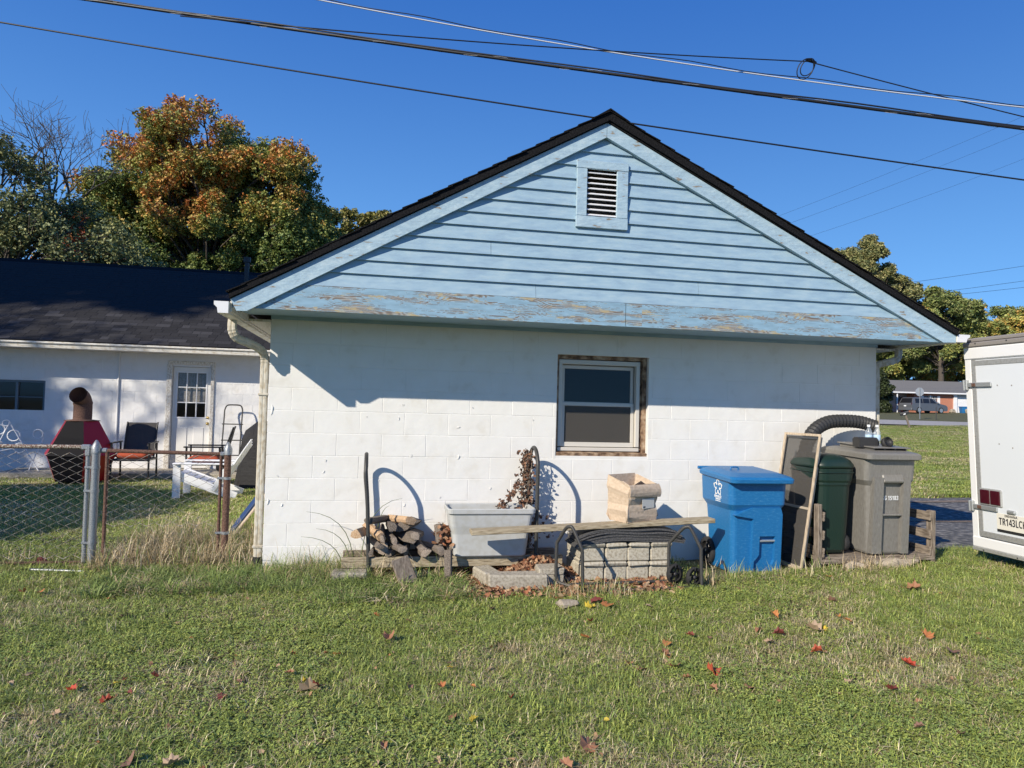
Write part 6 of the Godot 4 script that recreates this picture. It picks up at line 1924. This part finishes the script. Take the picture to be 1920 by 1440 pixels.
		for k in int(q[0]):
			var x := r.randf_range(q[1], q[2])
			var z := r.randf_range(q[3], q[4])
			var c: Color = straw[r.randi() % 4] if r.randf() < q[5] else lush[r.randi() % 3]
			var sc := r.randf_range(0.5, 1.0)
			if q[3] > 2.0 or q[2] > 6.0 or q[3] > 1.0:
				sc *= 0.62
			elif q[5] > 0.59:
				sc *= 1.3
			put(td[q[6]], Basis.from_euler(Vector3(r.randf_range(-0.15, 0.15), r.randf() * TAU, r.randf_range(-0.15, 0.15))).scaled(Vector3(sc, sc, sc)), Vector3(x, ground(x, z) - 0.03, z), c * r.randf_range(0.8, 1.2))
	var weeds := thing("tall_weeds", "tall straw and green weeds along the fence and wall foot", "weeds")
	weeds.set_meta("kind", "stuff")
	for i in 3:
		scatter(weeds, "weed", tall[i], M.grass, td[i])
	# crumbs of dead leaves trodden into the lawn
	var cr := PackedFloat32Array()
	for k in 420:
		var x := r.randf_range(-2.4, 6.2)
		var z := 4.2 - pow(r.randf(), 1.2) * 3.9
		if z < 1.1 and x > 0.6 and x < 6.2:
			continue
		var cc: Color = [Color(0.22, 0.12, 0.07), Color(0.33, 0.20, 0.11), Color(0.16, 0.09, 0.06), Color(0.40, 0.28, 0.17), Color(0.36, 0.15, 0.06)][r.randi() % 5]
		put(cr, Basis.from_euler(Vector3(r.randfn(0, 0.5), r.randf() * TAU, r.randfn(0, 0.5))).scaled(Vector3(1, 1, 0.8) * r.randf_range(0.007, 0.022)), Vector3(x, ground(x, z) + r.randf_range(0.0, 0.022), z), cc)
	var crumbs := scatter(self, "leaf_crumbs", curl_leaf(), M.litter, cr)
	tag(crumbs, "brown crumbs of dead leaves trodden into the lawn", "leaf litter")
	# a few arching grass stems by the left hoop
	for q in [[0.80, 0.12, 0.55, -0.42], [0.86, 0.2, 0.68, 0.35], [0.78, 0.25, 0.42, -0.30], [0.98, 0.1, 0.60, 0.12], [0.72, 0.3, 0.36, -0.36]]:
		var st := []
		for i in 8:
			var t := i / 7.0
			st.append(Vector3(q[0] + q[3] * t * t, q[2] * (t * 1.6 - 0.75 * t * t) * 1.15, q[1] + 0.05 * t))
		solo("grass_stem", tube_mesh(st, [0.003, 0.0034, 0.0036, 0.0034, 0.003, 0.0026, 0.002, 0.001], 4), M.weed_stem, "long arching grass stem beside the left hoop of the rack", "grass stem", Vector3.ZERO, Vector3.ZERO, "arching stems by the rack")

func maple_leaf(sd: int) -> ArrayMesh:
	var r := RandomNumberGenerator.new()
	r.seed = sd
	var out := [Vector2(0.0, -0.45), Vector2(0.22, -0.38), Vector2(0.45, -0.36), Vector2(0.42, -0.12), Vector2(0.56, 0.06), Vector2(0.40, 0.18), Vector2(0.36, 0.38), Vector2(0.17, 0.34), Vector2(0.0, 0.58), Vector2(-0.17, 0.34), Vector2(-0.36, 0.38), Vector2(-0.40, 0.18), Vector2(-0.56, 0.06), Vector2(-0.42, -0.12), Vector2(-0.45, -0.36), Vector2(-0.22, -0.38)]
	var curl := r.randf_range(0.6, 1.5)
	var fold := r.randf_range(-0.3, 0.5)
	var s := begin()
	var pts := []
	for p in out:
		pts.append(Vector3(p.x * (1.0 - 0.25 * curl), curl * (p.x * p.x * 1.1 + maxf(0.0, p.y) * p.y * fold * 2.0) + r.randf_range(-0.05, 0.07), p.y))
	for i in out.size():
		face(s, [Vector3(0, 0.02, 0.02), pts[i], pts[(i + 1) % out.size()]], Vector3(0, -9, 0))
	tube(s, [Vector3(0, 0.02, -0.42), Vector3(0.05, 0.06, -0.6), Vector3(0.02, 0.12, -0.72)], 0.014, 4)
	return done(s)

func fallen_leaves():
	var spots := [[-0.51,2.65,"r",0.06],[-0.29,2.82,"r",0.07],[-1.92,-0.37,"d",0.10],[-1.60,0.70,"o",0.07],[-1.48,0.71,"o",0.08],[-0.66,1.42,"b",0.08],
[-0.81,2.40,"t",0.05],[-0.84,2.54,"t",0.04],[-0.32,2.61,"y",0.02],[-0.30,2.55,"o",0.03],[-0.16,2.53,"d",0.05],[0.25,2.86,"d",0.06],
[0.29,2.67,"b",0.04],[0.66,2.80,"t",0.12],[0.70,2.77,"d",0.08],[0.62,2.69,"y",0.05],[0.52,2.26,"o",0.05],[0.71,2.27,"o",0.03],
[0.77,2.29,"o",0.05],[-0.46,2.95,"t",0.04],[0.01,3.46,"b",0.09],[0.19,3.52,"t",0.08],[0.50,3.59,"t",0.04],[0.31,3.55,"o",0.03],
[-0.70,0.19,"b",0.08],[-0.21,2.76,"d",0.04],[-0.25,3.08,"b",0.04],[0.54,2.59,"b",0.05],[1.00,1.56,"o",0.05],[1.22,1.72,"d",0.05],
[1.08,2.06,"b",0.11],[1.82,1.49,"b",0.07],[1.41,2.58,"y",0.04],[1.17,2.83,"b",0.05],[1.34,2.86,"o",0.06],[1.50,2.89,"o",0.03],
[1.67,3.05,"r",0.05],[1.36,3.22,"b",0.05],[1.45,3.28,"y",0.05],[1.03,3.47,"b",0.05],[1.25,3.62,"t",0.04],[1.00,3.63,"t",0.04],
[2.57,1.51,"y",0.10],[2.47,1.86,"r",0.06],[2.33,2.19,"o",0.07],[2.72,1.49,"o",0.11],[2.67,1.38,"d",0.11],[3.03,1.54,"t",0.06],
[2.82,2.35,"o",0.07],[2.73,2.54,"b",0.08],[2.45,2.65,"b",0.07],[2.50,2.74,"b",0.08],[2.70,2.74,"b",0.09],[1.91,3.59,"b",0.10],
[1.77,3.75,"b",0.06],[1.63,2.63,"t",0.04],[2.08,3.35,"y",0.02],[3.81,1.98,"o",0.07],[3.62,2.33,"d",0.08],[3.51,2.27,"b",0.06],
[3.87,2.34,"t",0.12],[3.94,2.34,"y",0.06],[3.47,2.47,"t",0.07],[3.03,2.25,"d",0.06],[3.66,2.68,"r",0.08],[2.88,2.85,"r",0.10],
[4.05,2.98,"r",0.08],[4.48,2.63,"o",0.10],[4.44,2.88,"b",0.09],[4.22,2.22,"o",0.06],[4.21,2.13,"o",0.05],[4.42,1.75,"b",0.08],
[5.25,1.63,"b",0.13],[3.52,3.16,"t",0.07],[3.69,3.28,"d",0.07],[3.38,3.26,"t",0.03],[3.50,3.69,"b",0.05],[3.62,3.79,"b",0.06],
[2.78,3.06,"b",0.05],[2.97,3.09,"b",0.06],[3.72,3.43,"b",0.04],[2.70,2.90,"b",0.05],[3.03,3.28,"b",0.03],[4.82,1.16,"o",0.06],
[4.25,2.61,"t",0.04]]
	var kinds := {"r": ["curled bright red maple leaf lying on the lawn", [L(0.42, 0.055, 0.025), L(0.36, 0.07, 0.03)]], "d": ["dark maroon maple leaf lying on the lawn", [L(0.16, 0.035, 0.028), L(0.20, 0.05, 0.035)]], "o": ["small orange maple leaf lying on the lawn", [L(0.46, 0.19, 0.06), L(0.40, 0.15, 0.05)]], "b": ["curled brown dead leaf lying on the lawn", [L(0.31, 0.145, 0.075), L(0.21, 0.115, 0.08)]], "t": ["pale tan dead leaf lying on the lawn", [L(0.42, 0.28, 0.17), L(0.36, 0.26, 0.17)]], "y": ["yellow leaf lying on the lawn", [L(0.60, 0.42, 0.03), L(0.52, 0.40, 0.05)]]}
	var shp := []
	for k in 7:
		shp.append(maple_leaf(100 + k))
	var mats := {}
	for k in kinds:
		mats[k] = []
		for c in kinds[k][1]:
			mats[k].append(mat("leaf_" + k, c, 0.7))
	for q in spots:
		var size: float = clampf(q[3], 0.03, 0.14)
		var o := solo("maple_leaf", shp[rng.randi() % 7], mats[q[2]][rng.randi() % 2], ("large " if size > 0.088 else ("tiny " if size < 0.046 and q[2] != "o" else "")) + kinds[q[2]][0], "leaf", Vector3(q[0], ground(q[0], q[1]) + rr(0.012, 0.028), q[1]), Vector3(rng.randfn(0, 0.25), rr(0, TAU), rng.randfn(0, 0.25)), "fallen leaves on the lawn")
		o.scale = Vector3.ONE * size
